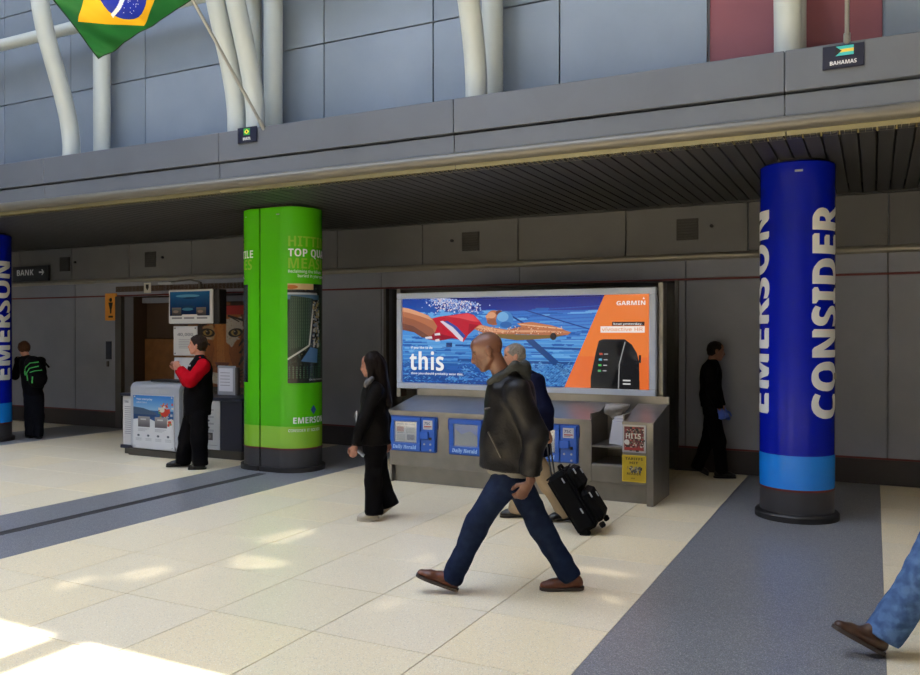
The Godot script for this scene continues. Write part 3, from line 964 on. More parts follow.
func circuit_print() -> ImageTexture:
	var p := Print.new(400, 600, Color8(28, 40, 34), fonts)
	p.speckle(4, 900, 0, 0, 1, 1, [Color8(20, 28, 26), Color8(46, 66, 52), Color8(90, 96, 70), Color8(16, 18, 18)], 0.004, 0.018)
	p.rect(0, 0, 0.42, 0.06, Color8(222, 190, 140)); p.oval(0.06, 0.035, 0.1, 0.02, Color8(190, 110, 40))
	p.rect(0.0, 0.07, 1.0, 0.02, Color8(30, 26, 24)); p.rect(0, 0.09, 0.5, 0.02, Color8(190, 196, 200)); p.rect(0, 0.11, 0.6, 0.05, Color8(70, 110, 140))
	# chip fields with rows of dots
	for fld in [[[0.05, 0.12], [0.42, 0.15], [0.38, 0.55], [0.3, 0.66], [0.0, 0.75], [0.0, 0.35]], [[0.55, 0.0], [0.72, 0.0], [0.68, 0.72], [0.74, 1.0], [0.48, 1.0], [0.52, 0.5]]]:
		p.poly(fld, Color8(34, 58, 44))
	for iy in 60:
		for ix in 32:
			var x := ix / 32.0 + 0.006 * (iy % 2); var y := 0.14 + iy / 70.0
			if (x < 0.36 and y < 0.66 - x * 0.15 and x > 0.02) or (x > 0.53 and x < 0.68): p.rect(x, y, 0.012, 0.006, Color8(92, 132, 100))
	for q in [[0.0, 0.76, 0.34, 0.62], [0.34, 0.62, 0.42, 0.2]]: p.line(q[0], q[1], q[2], q[3], 0.018, Color8(206, 210, 200))
	p.poly([[0.36, 0.64], [0.52, 0.66], [0.5, 0.8], [0.2, 0.78]], Color8(80, 124, 170))
	p.poly([[0.72, 0.2], [0.8, 0.2], [0.78, 0.6], [0.7, 0.6]], Color8(150, 100, 50))
	p.poly([[0.8, 0.0], [1.0, 0.0], [1.0, 1.0], [0.8, 1.0]], Color8(40, 54, 50))
	p.speckle(9, 160, 0.4, 0.16, 0.13, 0.46, [Color8(170, 160, 120), Color8(120, 140, 160), Color8(200, 196, 190), Color8(60, 60, 50)], 0.01, 0.03)
	for iy in 8:
		for ix in 16: p.oval(0.03 + ix * 0.055, 0.84 + iy * 0.021, 0.012, 0.006, Color8(70, 108, 80))
	p.rect(0.0, 0.955, 1, 0.045, Color8(24, 30, 28))
	p.text("@emersonprocess", 0.34, 0.975, 0.02, Color8(230, 230, 226), "bold")
	return p.tex()

# ---------------------------------------------------------------- white steel pipes in front of the upper wall
func build_pipes():
	var ups := [[-0.68, "upright white steel pipe in front of the maroon panel"], [-3.73, "upright white steel pipe above the light box"], [-6.76, "upright white steel pipe above the green column, the right one of two"], [-7.10, "upright white steel pipe above the green column, the left one of two"], [-9.86, "upright white steel pipe partly behind the Brazilian flag"]]
	for u in ups:
		var t := thing("pipe_column", u[1], "pipe column", Vector3(u[0], 4.035, -8.17), 0.0, "upright white pipes")
		var b := MB.new()
		b.tube([Vector3.ZERO, Vector3(0, 6.9, 0)], 0.118, 24)
		put(b, "shaft", M.pipe, t)
		var f := MB.new()
		f.tube([Vector3.ZERO, Vector3(0, 0.03, 0)], 0.15, 24)
		put(f, "foot_plate", M.pipe, t)
	var bends := [[-0.68, "bent white steel strut in front of the maroon panel"], [-3.70, "bent white steel strut above the light box"], [-6.64, "bent white steel strut above the green column, nearest the flag pole foot"], [-6.93, "bent white steel strut above the green column, left of its twin"], [-9.90, "bent white steel strut left of the Brazilian flag"]]
	for u in bends:
		var t := thing("bent_strut", u[1], "strut", Vector3(u[0], 4.035, -7.70), 0.0, "bent white struts")
		var path := []
		for k in 70:
			var y := 6.95 * k / 69.0
			var q := clampf((y - 0.25) / 2.05, 0.0, 1.0)
			var q2 := clampf((y - 3.4) / 3.5, 0.0, 1.0)
			path.append(Vector3(0, y, 0.48 * q * q * (3.0 - 2.0 * q) + 0.9 * q2 * q2))
		var b := MB.new()
		b.tube(path, 0.115, 20, true, 1.0, Vector3.RIGHT)
		put(b, "shaft", M.pipe, t)
		var f := MB.new()
		f.tube([Vector3.ZERO, Vector3(0, 0.03, 0)], 0.135, 24)
		put(f, "foot_plate", M.pipe, t)
	var h := thing("horizontal_pipe", "horizontal white steel pipe running behind the Brazilian flag", "pipe", Vector3(-9, 6.12, -8.0))
	var hb := MB.new()
	hb.tube([Vector3(-12, 0, 0), Vector3(14, 0, 0)], 0.085, 18)
	put(hb, "shaft", M.pipe, h)
	for x in [-0.86, 5.27]:
		var cl := MB.new()
		cl.tube([Vector3(x - 0.04, 0, 0), Vector3(x + 0.04, 0, 0)], 0.10, 18)
		put(cl, "clamp", M.pipe, h)

# ---------------------------------------------------------------- the long light box with the swimmer
func swimmer_print() -> ImageTexture:
	var p := Print.new(1400, 500, Color8(46, 110, 190), fonts)
	p.grad(0, 0, 1, 0.16, Color8(34, 38, 122), Color8(50, 66, 156))
	p.grad(0, 0.16, 1, 0.30, Color8(58, 116, 204), Color8(86, 156, 228))
	p.grad(0, 0.46, 1, 0.28, Color8(88, 160, 230), Color8(58, 124, 202))
	p.grad(0, 0.74, 1, 0.26, Color8(42, 98, 176), Color8(28, 70, 146))
	p.grad(0, 0, 0.16, 0.36, Color8(30, 66, 160), Color8(54, 114, 202))
	var rng := RandomNumberGenerator.new()
	rng.seed = 77
	# light and dark swells in the water
	for i in 260:
		var x := rng.randf() * 0.9; var y := rng.randf_range(0.14, 0.98)
		var up: bool = rng.randf() < 0.5
		p.oval(x, y, rng.randf_range(0.01, 0.05), rng.randf_range(0.006, 0.02), Color8(104, 172, 236) if up and y < 0.7 else (Color8(70, 136, 212) if up else Color8(44, 98, 182)))
	p.soften(5)
	# lane floor lines
	for i in 10: p.line(0.45, 0.17 + i * 0.036, 0.86, 0.11 + i * 0.040, 0.007, Color8(50, 98, 186))
	for i in 8: p.line(0.0, 0.44 + i * 0.045, 0.9, 0.50 + i * 0.036, 0.006, Color8(118, 184, 238))
	p.line(0.24, 0.55, 0.75, 0.58, 0.022, Color8(40, 84, 158)); p.rect(0.20, 0.52, 0.026, 0.05, Color8(36, 62, 120))
	p.line(0.25, 0.72, 0.72, 0.74, 0.03, Color8(42, 82, 150))
	p.line(0.545, 0.47, 0.705, 0.86, 0.065, Color8(44, 76, 136)); p.line(0.45, 0.17, 0.60, 0.42, 0.018, Color8(38, 60, 130)); p.line(0.53, 0.15, 0.8, 0.38, 0.012, Color8(42, 66, 140))
	# net of light on the pool floor
	for i in 70: p.line(0.40 + i * 0.006, 0.99, 0.34 + i * 0.0062, 0.76, 0.007, Color8(104, 168, 226))
	for i in 900:
		var x := rng.randf() * 0.80; var y := rng.randf_range(0.74, 0.99)
		if x < 0.25 and y < 0.92 and x > 0.03: continue
		p.line(x, y, x + rng.randf_range(0.004, 0.012), y + rng.randf_range(-0.022, 0.022), 0.007, [Color8(112, 176, 230), Color8(80, 144, 212), Color8(26, 66, 140)][rng.randi() % 3])
	p.soften(2)
	# bubbles
	for i in 700:
		var x := rng.randfn(0.20, 0.045) if rng.randf() < 0.7 else rng.randfn(0.29, 0.03)
		var y := absf(rng.randfn(0.0, 0.07)) + (x - 0.18) * 0.35
		if y > 0.24 or y < 0.0: continue
		var r := rng.randf_range(0.003, 0.011)
		p.oval(x, y, r * 0.35, r, [Color8(214, 226, 248), Color8(150, 178, 232), Color8(226, 206, 214), Color8(96, 130, 206)][rng.randi() % 4])
	# legs, suit, arms, head
	var skin := Color8(186, 116, 82); var skin_l := Color8(226, 164, 126); var skin_d := Color8(118, 74, 62); var skin_m := Color8(156, 96, 72)
	p.poly([[0, 0.10], [0.03, 0.115], [0.06, 0.14], [0.11, 0.19], [0.15, 0.26], [0.165, 0.38], [0.13, 0.47], [0.09, 0.46], [0.055, 0.40], [0, 0.37]], skin)
	p.poly([[0, 0.10], [0.03, 0.115], [0.06, 0.14], [0.12, 0.20], [0.14, 0.26], [0.08, 0.205], [0.03, 0.165], [0, 0.15]], skin_l)
	p.poly([[0, 0.21], [0.05, 0.245], [0.10, 0.30], [0.14, 0.36], [0.15, 0.42], [0.13, 0.47], [0.09, 0.46], [0.055, 0.40], [0, 0.37]], skin_m)
	p.poly([[0, 0.29], [0.05, 0.325], [0.09, 0.39], [0.12, 0.44], [0.13, 0.47], [0.09, 0.46], [0.055, 0.40], [0, 0.37]], skin_d)
	var red := Color8(196, 34, 54)
	p.poly([[0.137, 0.235], [0.17, 0.215], [0.22, 0.20], [0.26, 0.185], [0.295, 0.176], [0.32, 0.20], [0.345, 0.27], [0.36, 0.33], [0.32, 0.37], [0.295, 0.43], [0.275, 0.51], [0.25, 0.48], [0.22, 0.465], [0.19, 0.49], [0.16, 0.50], [0.115, 0.48], [0.15, 0.40], [0.16, 0.33]], red)
	p.poly([[0.20, 0.215], [0.26, 0.192], [0.295, 0.182], [0.32, 0.205], [0.345, 0.28], [0.31, 0.27], [0.26, 0.235]], Color8(230, 76, 86))
	p.poly([[0.15, 0.40], [0.19, 0.43], [0.24, 0.46], [0.19, 0.49], [0.16, 0.50], [0.115, 0.48]], Color8(150, 24, 46))
	p.poly([[0.30, 0.30], [0.355, 0.325], [0.32, 0.37], [0.295, 0.42]], Color8(162, 26, 46))
	p.poly([[0.172, 0.27], [0.185, 0.265], [0.23, 0.34], [0.275, 0.47], [0.272, 0.51], [0.262, 0.50], [0.225, 0.40]], Color8(222, 216, 230))
	p.poly([[0.19, 0.27], [0.205, 0.265], [0.245, 0.33], [0.285, 0.44], [0.275, 0.47], [0.23, 0.34]], Color8(60, 78, 164))
	p.poly([[0.32, 0.36], [0.345, 0.31], [0.40, 0.345], [0.46, 0.37], [0.53, 0.33], [0.60, 0.335], [0.67, 0.36], [0.715, 0.40], [0.70, 0.43], [0.60, 0.43], [0.50, 0.42], [0.42, 0.44], [0.37, 0.42]], skin)
	p.poly([[0.33, 0.345], [0.35, 0.315], [0.40, 0.352], [0.46, 0.378], [0.56, 0.375], [0.66, 0.385], [0.71, 0.40], [0.60, 0.40], [0.48, 0.40], [0.40, 0.40]], skin_l)
	p.poly([[0.37, 0.42], [0.45, 0.42], [0.58, 0.43], [0.69, 0.43], [0.64, 0.465], [0.56, 0.48], [0.50, 0.49], [0.42, 0.46]], Color8(128, 104, 62))
	p.poly([[0.50, 0.30], [0.56, 0.285], [0.64, 0.325], [0.69, 0.37], [0.60, 0.365], [0.52, 0.34]], Color8(200, 126, 84))
	p.line(0.51, 0.31, 0.68, 0.36, 0.012, Color8(236, 186, 150))
	for i in 120: p.oval(rng.randf_range(0.34, 0.68), rng.randf_range(0.33, 0.42), 0.0022, 0.006, [Color8(240, 200, 170), Color8(160, 100, 76)][rng.randi() % 2])
	p.oval(0.645, 0.445, 0.012, 0.04, Color8(48, 42, 44))
	p.oval(0.405, 0.235, 0.032, 0.085, skin, 0.2); p.oval(0.395, 0.205, 0.018, 0.035, skin_l); p.oval(0.40, 0.28, 0.024, 0.035, skin_m); p.oval(0.428, 0.18, 0.016, 0.03, Color8(110, 66, 58)); p.oval(0.378, 0.22, 0.008, 0.02, skin_l)
	p.oval(0.450, 0.26, 0.036, 0.10, Color8(74, 136, 206)); p.oval(0.442, 0.225, 0.024, 0.055, Color8(120, 178, 230)); p.oval(0.455, 0.315, 0.024, 0.035, Color8(54, 106, 180))
	p.soften(2)
	for q in [[0.105, 0.445, 0.030], [0.147, 0.405, 0.024], [0.15, 0.475, 0.018]]: p.poly([[q[0], q[1] + 0.01], [q[0] + q[2], q[1]], [q[0] + q[2] + 0.003, q[1] + 0.028], [q[0] + 0.002, q[1] + 0.034]], Color8(228, 222, 228))
	# orange field with the watch
	p.poly([[0.839, 0], [1.0, 0], [1.0, 1.0], [0.688, 1.0]], Color8(240, 128, 56))
	p.poly([[0.74, 0.66], [1.0, 0.66], [1.0, 1.0], [0.688, 1.0]], Color8(236, 116, 56))
	var wx := 0.788
	p.poly([[wx + 0.03, 0.49], [wx + 0.045, 0.475], [wx + 0.125, 0.475], [wx + 0.15, 0.53], [wx + 0.168, 0.62], [wx + 0.176, 0.72], [wx + 0.178, 1.0], [wx, 1.0], [wx, 0.88], [wx + 0.02, 0.60]], Color8(34, 34, 36))
	p.poly([[wx + 0.04, 0.50], [wx + 0.118, 0.495], [wx + 0.10, 0.72], [wx + 0.096, 0.97], [wx + 0.01, 0.97], [wx + 0.012, 0.86]], Color8(22, 22, 24))
	p.line(wx + 0.126, 0.50, wx + 0.105, 0.74, 0.012, Color8(150, 150, 150)); p.line(wx + 0.105, 0.74, wx + 0.102, 1.0, 0.012, Color8(150, 150, 150))
	p.rect(wx + 0.175, 0.64, 0.008, 0.08, Color8(30, 30, 32))
	for i in 2: p.rect(wx + 0.118, 0.90 + i * 0.035, 0.028, 0.016, Color8(210, 210, 210))
	for i in 4:
		p.rect(wx + 0.032 - i * 0.002, 0.62 + i * 0.06, 0.012, 0.022, [Color8(200, 90, 70), Color8(90, 170, 190), Color8(80, 180, 90), Color8(90, 170, 110)][i])
		p.rect(wx + 0.050 - i * 0.002, 0.625 + i * 0.06, 0.014, 0.012, Color8(170, 170, 170))
	var wt := Color8(250, 250, 250)
	p.text("GARMIN", 0.883, 0.115, 0.045, wt, "bold", 0.103)
	p.poly([[0.976, 0.055], [0.984, 0.055], [0.980, 0.03]], wt)
	p.rect(0.867, 0.29, 0.116, 0.04, Color8(60, 40, 34)); p.text("beat yesterday.", 0.872, 0.322, 0.022, wt, "bold", 0.104)
	p.rect(0.824, 0.335, 0.159, 0.068, Color8(250, 240, 232)); p.text("v\u00edvoactive HR", 0.829, 0.386, 0.036, Color8(236, 128, 70), "regular", 0.148)
	p.text("if you like to do", 0.040, 0.595, 0.027, wt, "bold", 0.098)
	p.text("this", 0.034, 0.845, 0.205, wt, "bold", 0.155)
	p.text("then you should probably wear this.", 0.040, 0.90, 0.027, wt, "bold", 0.235)
	return p.tex()

func build_light_box():
	var z := -8.98
	var x0 := -5.42; var x1 := -2.125; var y0 := 1.05; var y1 := 2.255
	var t := thing("light_box", "long lit advertising box with a swimmer and an orange watch advert", "light box", Vector3((x0 + x1) * 0.5, 0, z))
	var w := x1 - x0; var h := y1 - y0; var cy := (y0 + y1) * 0.5
	var fr := 0.075
	var gm := mat(Color8(182, 194, 216), 0.35, 0.1)
	put(mbox(Vector3(0, y0 + fr * 0.5, 0.0), Vector3(w, fr, 0.09), 0.01), "frame_rail", gm, t)
	put(mbox(Vector3(0, y1 - fr * 0.5, 0.0), Vector3(w, fr, 0.09), 0.01), "frame_rail", gm, t)
	for s in [-1.0, 1.0]: put(mbox(Vector3(s * (w - fr) * 0.5, cy, 0.0), Vector3(fr, h - 2.0 * fr, 0.09), 0.01), "frame_stile", gm, t)
	put(mbox(Vector3(0, cy, -0.19), Vector3(w - 0.02, h - 0.02, 0.30), 0.01), "case", M.steel_dark, t)
	var pm := StandardMaterial3D.new()
	var tx := swimmer_print()
	pm.albedo_color = Color(0.45, 0.45, 0.45); pm.albedo_texture = tx; pm.roughness = 0.08
	pm.emission_enabled = true; pm.emission_texture = tx; pm.emission = Color(1, 1, 1); pm.emission_operator = BaseMaterial3D.EMISSION_OP_MULTIPLY; pm.emission_energy_multiplier = 0.15
	var hw := w * 0.5 - fr; var hh := h * 0.5 - fr
	var q := MB.new()
	q.quad(Vector3(-hw, cy - hh, 0.02), Vector3(hw, cy - hh, 0.02), Vector3(hw, cy + hh, 0.02), Vector3(-hw, cy + hh, 0.02))
	put(q, "print", pm, t, "backlit print of a swimmer and a watch")
	var al := AreaLight3D.new()
	al.name = "panel_light"
	t.add_child(al, true)
	al.position = Vector3(0, cy, 0.05); al.rotation.y = PI
	al.area_size = Vector2(hw * 2.0, hh * 2.0); al.light_energy = 0.05; al.light_color = Color(0.8, 0.86, 1.0); al.shadow_enabled = true; al.area_range = 40.0
	for s in [-1.0, 1.0]: put(mbox(Vector3(s * (w * 0.5 + 0.03), 1.62, -0.14), Vector3(0.06, 1.38, 0.16), 0.006), "support_post", M.steel, t)

# ---------------------------------------------------------------- stainless counter with newspaper boxes
func build_news_counter():
	var x0 := -5.10; var x1 := -1.975; var zf := -8.25; var zb := -8.9
	var t := thing("newspaper_counter", "long stainless steel counter below the lit swimmer advert", "counter", Vector3((x0 + x1) * 0.5, 0, zf))
	var cx := (x0 + x1) * 0.5
	var lx := func(x: float) -> float: return x - cx
	var bay0 := -2.63; var bay1 := -2.30
	# front sheets
	put(mbox(Vector3(lx.call((x0 + bay0) * 0.5), 0.52, -0.01), Vector3(bay0 - x0, 0.64, 0.02), 0.004), "front_sheet", M.steel, t)
	put(mbox(Vector3(lx.call((bay0 + bay1) * 0.5), 0.29, -0.01), Vector3(bay1 - bay0, 0.18, 0.02), 0.004), "front_sheet", M.steel, t)
	put(mbox(Vector3(lx.call((bay1 + x1) * 0.5), 0.52, -0.01), Vector3(x1 - bay1, 0.64, 0.02), 0.004), "front_sheet", M.steel, t)
	put(mbox(Vector3(0, 0.10, -0.09), Vector3(x1 - x0 - 0.02, 0.20, 0.02), 0.004), "kick_plate", M.steel, t)
	put(mbox(Vector3(lx.call(x1 - 0.035), 0.42, 0.005), Vector3(0.07, 0.84, 0.05), 0.006), "corner_post", M.steel, t)
	# sloping tops either side of the open bay
	for seg in [[x0, bay0], [bay1, x1]]:
		var b := MB.new()
		b.prism(PackedVector2Array([Vector2(0.02, 0.815), Vector2(0.02, 0.845), Vector2(-0.6, 0.975), Vector2(-0.66, 0.975), Vector2(-0.66, 0.945), Vector2(-0.6, 0.945)]), seg[1] - seg[0], Vector3(lx.call(seg[0]), 0, 0), Basis(Vector3(0, 0, 1), Vector3(0, 1, 0), Vector3(1, 0, 0)))
		put(b, "sloping_top", M.steel, t)
	# the open bay with its shelf
	for x in [bay0 - 0.01, bay1 + 0.01]: put(mbox(Vector3(lx.call(x), 0.55, -0.30), Vector3(0.015, 0.72, 0.58)), "bay_side", M.steel, t)
	put(mbox(Vector3(lx.call((bay0 + bay1) * 0.5), 0.55, -0.58), Vector3(bay1 - bay0, 0.72, 0.015)), "bay_back", M.steel, t)
	put(mbox(Vector3(lx.call((bay0 + bay1) * 0.5), 0.57, -0.30), Vector3(bay1 - bay0, 0.02, 0.58), 0.003), "bay_shelf", M.steel, t)
	put(mbox(Vector3(lx.call((bay0 + bay1) * 0.5), 0.38, -0.30), Vector3(bay1 - bay0, 0.02, 0.58), 0.003), "bay_floor", M.steel, t)
	# ends and back
	for s in [x0 + 0.01, x1 - 0.01]:
		var e := MB.new()
		e.prism(PackedVector2Array([Vector2(0, 0.0), Vector2(0, 0.82), Vector2(-0.6, 0.95), Vector2(-0.66, 0.95), Vector2(-0.66, 0)]), 0.018, Vector3(lx.call(s) - 0.009, 0, -0.02), Basis(Vector3(0, 0, 1), Vector3(0, 1, 0), Vector3(1, 0, 0)))
		put(e, "end_sheet", M.steel, t)
	put(mbox(Vector3(0, 0.56, -0.67), Vector3(x1 - x0, 1.0, 0.02)), "back_sheet", M.steel, t)
	# the newspaper boxes let into the front
	var blue := mat(Color8(26, 84, 176), 0.35)
	var blue_d := mat(Color8(18, 62, 140), 0.4)
	var pane := StandardMaterial3D.new()
	pane.albedo_color = Color(0.8, 0.85, 0.9, 0.16); pane.transparency = BaseMaterial3D.TRANSPARENCY_ALPHA; pane.roughness = 0.06
	var news := Print.new(256, 256, Color8(214, 208, 194), fonts)
	news.text("Daily Herald", 0.06, 0.14, 0.08, Color8(40, 60, 120), "serif", 0.86)
	for i in 12: news.rect(0.5, 0.24 + i * 0.028, 0.42, 0.010, Color8(120, 116, 110))
	for i in 9: news.rect(0.06, 0.64 + i * 0.034, 0.4, 0.010, Color8(130, 126, 120))
	news.rect(0.06, 0.24, 0.34, 0.26, Color8(190, 120, 84)); news.rect(0.55, 0.62, 0.36, 0.28, Color8(92, 88, 96)); news.rect(0.08, 0.54, 0.3, 0.03, Color8(70, 66, 64))
	var news_t := print_mat(news.tex(), 0.7)
	var card := Print.new(96, 96, Color8(226, 226, 230), fonts)
	card.text("75\u00a2", 0.1, 0.5, 0.3, Color8(60, 70, 120)); card.rect(0.1, 0.62, 0.8, 0.12, Color8(190, 70, 70)); card.rect(0.1, 0.8, 0.6, 0.06, Color8(120, 120, 130))
	var card_t := print_mat(card.tex(), 0.5)
	var labels := ["blue newspaper box with a paper in its window, at the counter end by the woman", "blue newspaper box with an empty dark window, second along the steel counter", "blue newspaper box beside the open shelf of the steel counter"]
	for i in 3:
		var bx: float = [-4.77, -3.99, -3.08][i]
		var n := thing("newspaper_box", labels[i], "newspaper box", Vector3(bx, 0.375, zf), 0.0, "newspaper boxes in the steel counter")
		var hw := 0.31; var hh := 0.41
		var body := MB.new()
		body.prism(PackedVector2Array([Vector2(-hw, 0.012), Vector2(-hw + 0.012, 0), Vector2(hw - 0.012, 0), Vector2(hw, 0.012), Vector2(hw, 0.26), Vector2(hw + 0.012, 0.29), Vector2(hw + 0.012, 0.39), Vector2(hw, hh), Vector2(-hw, hh), Vector2(-hw - 0.012, 0.39), Vector2(-hw - 0.012, 0.29), Vector2(-hw, 0.26)]), 0.02, Vector3(0, 0, -0.002))
		put(body, "face_plate", blue_d, n)
		# the door: four bars round the window
		var dx := -0.09
		for bar in [[dx, 0.375, 0.40, 0.05], [dx, 0.055, 0.40, 0.09], [dx - 0.175, 0.225, 0.05, 0.25], [dx + 0.175, 0.225, 0.05, 0.25]]:
			put(mbox(Vector3(bar[0], bar[1], 0.03), Vector3(bar[2], bar[3], 0.03), 0.006), "door_bar", blue, n)
		put(mbox(Vector3(dx, 0.225, 0.012), Vector3(0.3, 0.25, 0.01)), "window_back", M.black, n)
		if i != 1:
			var q := MB.new()
			q.quad(Vector3(dx - 0.14, 0.11, 0.024), Vector3(dx + 0.14, 0.11, 0.024), Vector3(dx + 0.14, 0.34, 0.024), Vector3(dx - 0.14, 0.34, 0.024))
			put(q, "newspaper", news_t, n, "folded newspaper behind the window")
		else:
			var cr := MB.new()
			cr.prism(PackedVector2Array([Vector2(-0.14, -0.1), Vector2(0.14, -0.1), Vector2(0.14, 0.0), Vector2(0.05, 0.06), Vector2(-0.06, 0.02), Vector2(-0.14, 0.08)]), 0.006, Vector3(dx, 0.215, 0.018))
			put(cr, "paper_scrap", mat(Color8(96, 92, 88), 0.8), n)
		put(mbox(Vector3(dx, 0.225, 0.033), Vector3(0.3, 0.25, 0.004)), "window_pane", pane, n)
		# coin side
		put(mbox(Vector3(0.21, 0.205, 0.026), Vector3(0.18, 0.385, 0.03), 0.006), "coin_panel", blue, n)
		put(mbox(Vector3(0.17, 0.20, 0.05), Vector3(0.11, 0.09, 0.03), 0.008), "coin_return", blue, n)
		put(mbox(Vector3(0.245, 0.165, 0.05), Vector3(0.03, 0.03, 0.02), 0.004), "lock", M.black, n)
		for k in [[0.165, 0.085], [0.245, 0.085], [0.245, 0.02]]:
			var s := MB.new()
			s.tube([Vector3(k[0], k[1] + 0.015, 0.04), Vector3(k[0], k[1] + 0.015, 0.05)], 0.012, 10)
			put(s, "stud", M.alu, n)
		var cq := MB.new()
		cq.quad(Vector3(0.15, 0.27, 0.043), Vector3(0.27, 0.27, 0.043), Vector3(0.27, 0.375, 0.043), Vector3(0.15, 0.375, 0.043))
		put(cq, "price_card", card_t, n, "white price card with a red line")
		var lt := MB.new()
		lettering(lt, "Daily Herald", 0.04, Vector3(dx - 0.165, 0.035, 0.0465), Basis(Vector3(1, 0, 0), Vector3(0.15, 1, 0), Vector3(0, 0, 1)), "serif", 0.31)
		put(lt, "lettering", mat(Color8(170, 205, 240), 0.4), n, "pale blue lettering")
	# two posters on the narrow front beside the bay
	var p1 := Print.new(180, 220, Color8(210, 206, 200), fonts)
	p1.rect(0.05, 0.04, 0.9, 0.92, Color8(120, 40, 44))
	p1.speckle(12, 120, 0.06, 0.05, 0.85, 0.85, [Color8(60, 40, 36), Color8(210, 190, 180), Color8(30, 26, 26), Color8(180, 70, 64), Color8(150, 130, 110)], 0.03, 0.11)
	p1.text("HITS", 0.12, 0.50, 0.20, Color8(226, 226, 214), "bold", 0.7)
	p1.oval(0.17, 0.64, 0.12, 0.10, Color8(232, 230, 226)); p1.rect(0.06, 0.84, 0.86, 0.1, Color8(170, 52, 50))
	var p2 := Print.new(180, 220, Color8(214, 184, 44), fonts)
	p2.text("TARIFFS", 0.1, 0.16, 0.10, Color8(60, 46, 20), "bold", 0.8); p2.text("HIT", 0.3, 0.32, 0.10, Color8(70, 54, 24), "bold", 0.4)
	p2.speckle(14, 50, 0.18, 0.40, 0.6, 0.2, [Color8(90, 88, 92), Color8(150, 148, 146), Color8(196, 190, 176), Color8(60, 58, 60)], 0.03, 0.09)
	p2.text("READER", 0.18, 0.76, 0.09, Color8(70, 54, 24), "bold", 0.64); p2.text("FREE", 0.36, 0.92, 0.05, Color8(90, 70, 30))
	for k in 2:
		var o := thing("poster", ["red and black magazine poster in a frame above the yellow poster", "yellow poster on the counter front beside the corner post"][k], "poster", Vector3(-2.178, 0.535 if k == 0 else 0.235, zf + 0.001))
		put(mbox(Vector3(0, 0.142 if k == 0 else 0.133, 0.006), Vector3(0.245, 0.287 if k == 0 else 0.272, 0.012), 0.003), "backing", M.alu if k == 0 else mat(Color8(204, 176, 50), 0.5), o)
		var q := MB.new()
		var hgt: float = 0.272 if k == 0 else 0.262
		q.quad(Vector3(-0.112, 0.008, 0.0132), Vector3(0.112, 0.008, 0.0132), Vector3(0.112, hgt, 0.0132), Vector3(-0.112, hgt, 0.0132))
		put(q, "sheet", print_mat([p1, p2][k].tex(), 0.4), o)
	# papers leaning on the bay shelf, each its own, and the crumpled bag above
	for k in 9:
		var pp := thing("newspaper", "pale folded newspaper leaning in the open counter shelf", "newspaper", Vector3(-2.40, 0.585, zf - 0.10 - 0.022 * k), 0.0, "newspapers in the counter shelf")
		var b := MB.new()
		var bas := Basis(Vector3(0, 0, 1), -0.10 + 0.03 * (k % 3)) * Basis(Vector3(1, 0, 0), -0.22)
		b.box(bas * Vector3(0, 0.12 + 0.004 * k, 0), Vector3(0.15, 0.24 + 0.008 * k, 0.015), 0.006, bas)
		put(b, "folded_sheets", mat([Color8(176, 176, 184), Color8(160, 160, 170), Color8(188, 186, 186)][k % 3], 0.8), pp)
	var bag := thing("plastic_bag", "grey translucent plastic bag hanging above the open counter shelf", "bag", Vector3(-2.47, 0.80, zf - 0.35))
	var bl := Blob.new(Vector3(-0.22, -0.12, -0.16), Vector3(0.22, 0.32, 0.16), 0.014, 60.0)
	bl.cap(Vector3(0.02, 0.01, 0.03), Vector3(0.0, 0.15, 0), 0.028, 0.12, 0.55, Vector3(1, 0, 0))
	bl.cap(Vector3(-0.03, 0.14, 0), Vector3(0.05, 0.17, 0), 0.10, 0.10, 0.6, Vector3(0, 0, 1))
	bl.cut(Vector3(0, 0.19, 0), Vector3.UP)
	bl.noise = FastNoiseLite.new(); bl.noise.seed = 3; bl.noise.frequency = 9.0; bl.amp = 0.02
	var bm := MB.new()
	bl.into(bm)
	put(bm, "pouch", mat(Color8(150, 148, 146), 0.3, 0.1), bag)
	var kn := MB.new()
	kn.tube([Vector3(0.0, 0.0, 0.03), Vector3(0.03, -0.04, 0.06), Vector3(0.06, -0.05, 0.07)], [0.02, 0.03, 0.012], 10)
	put(kn, "knot", mat(Color8(150, 120, 110), 0.4), bag)

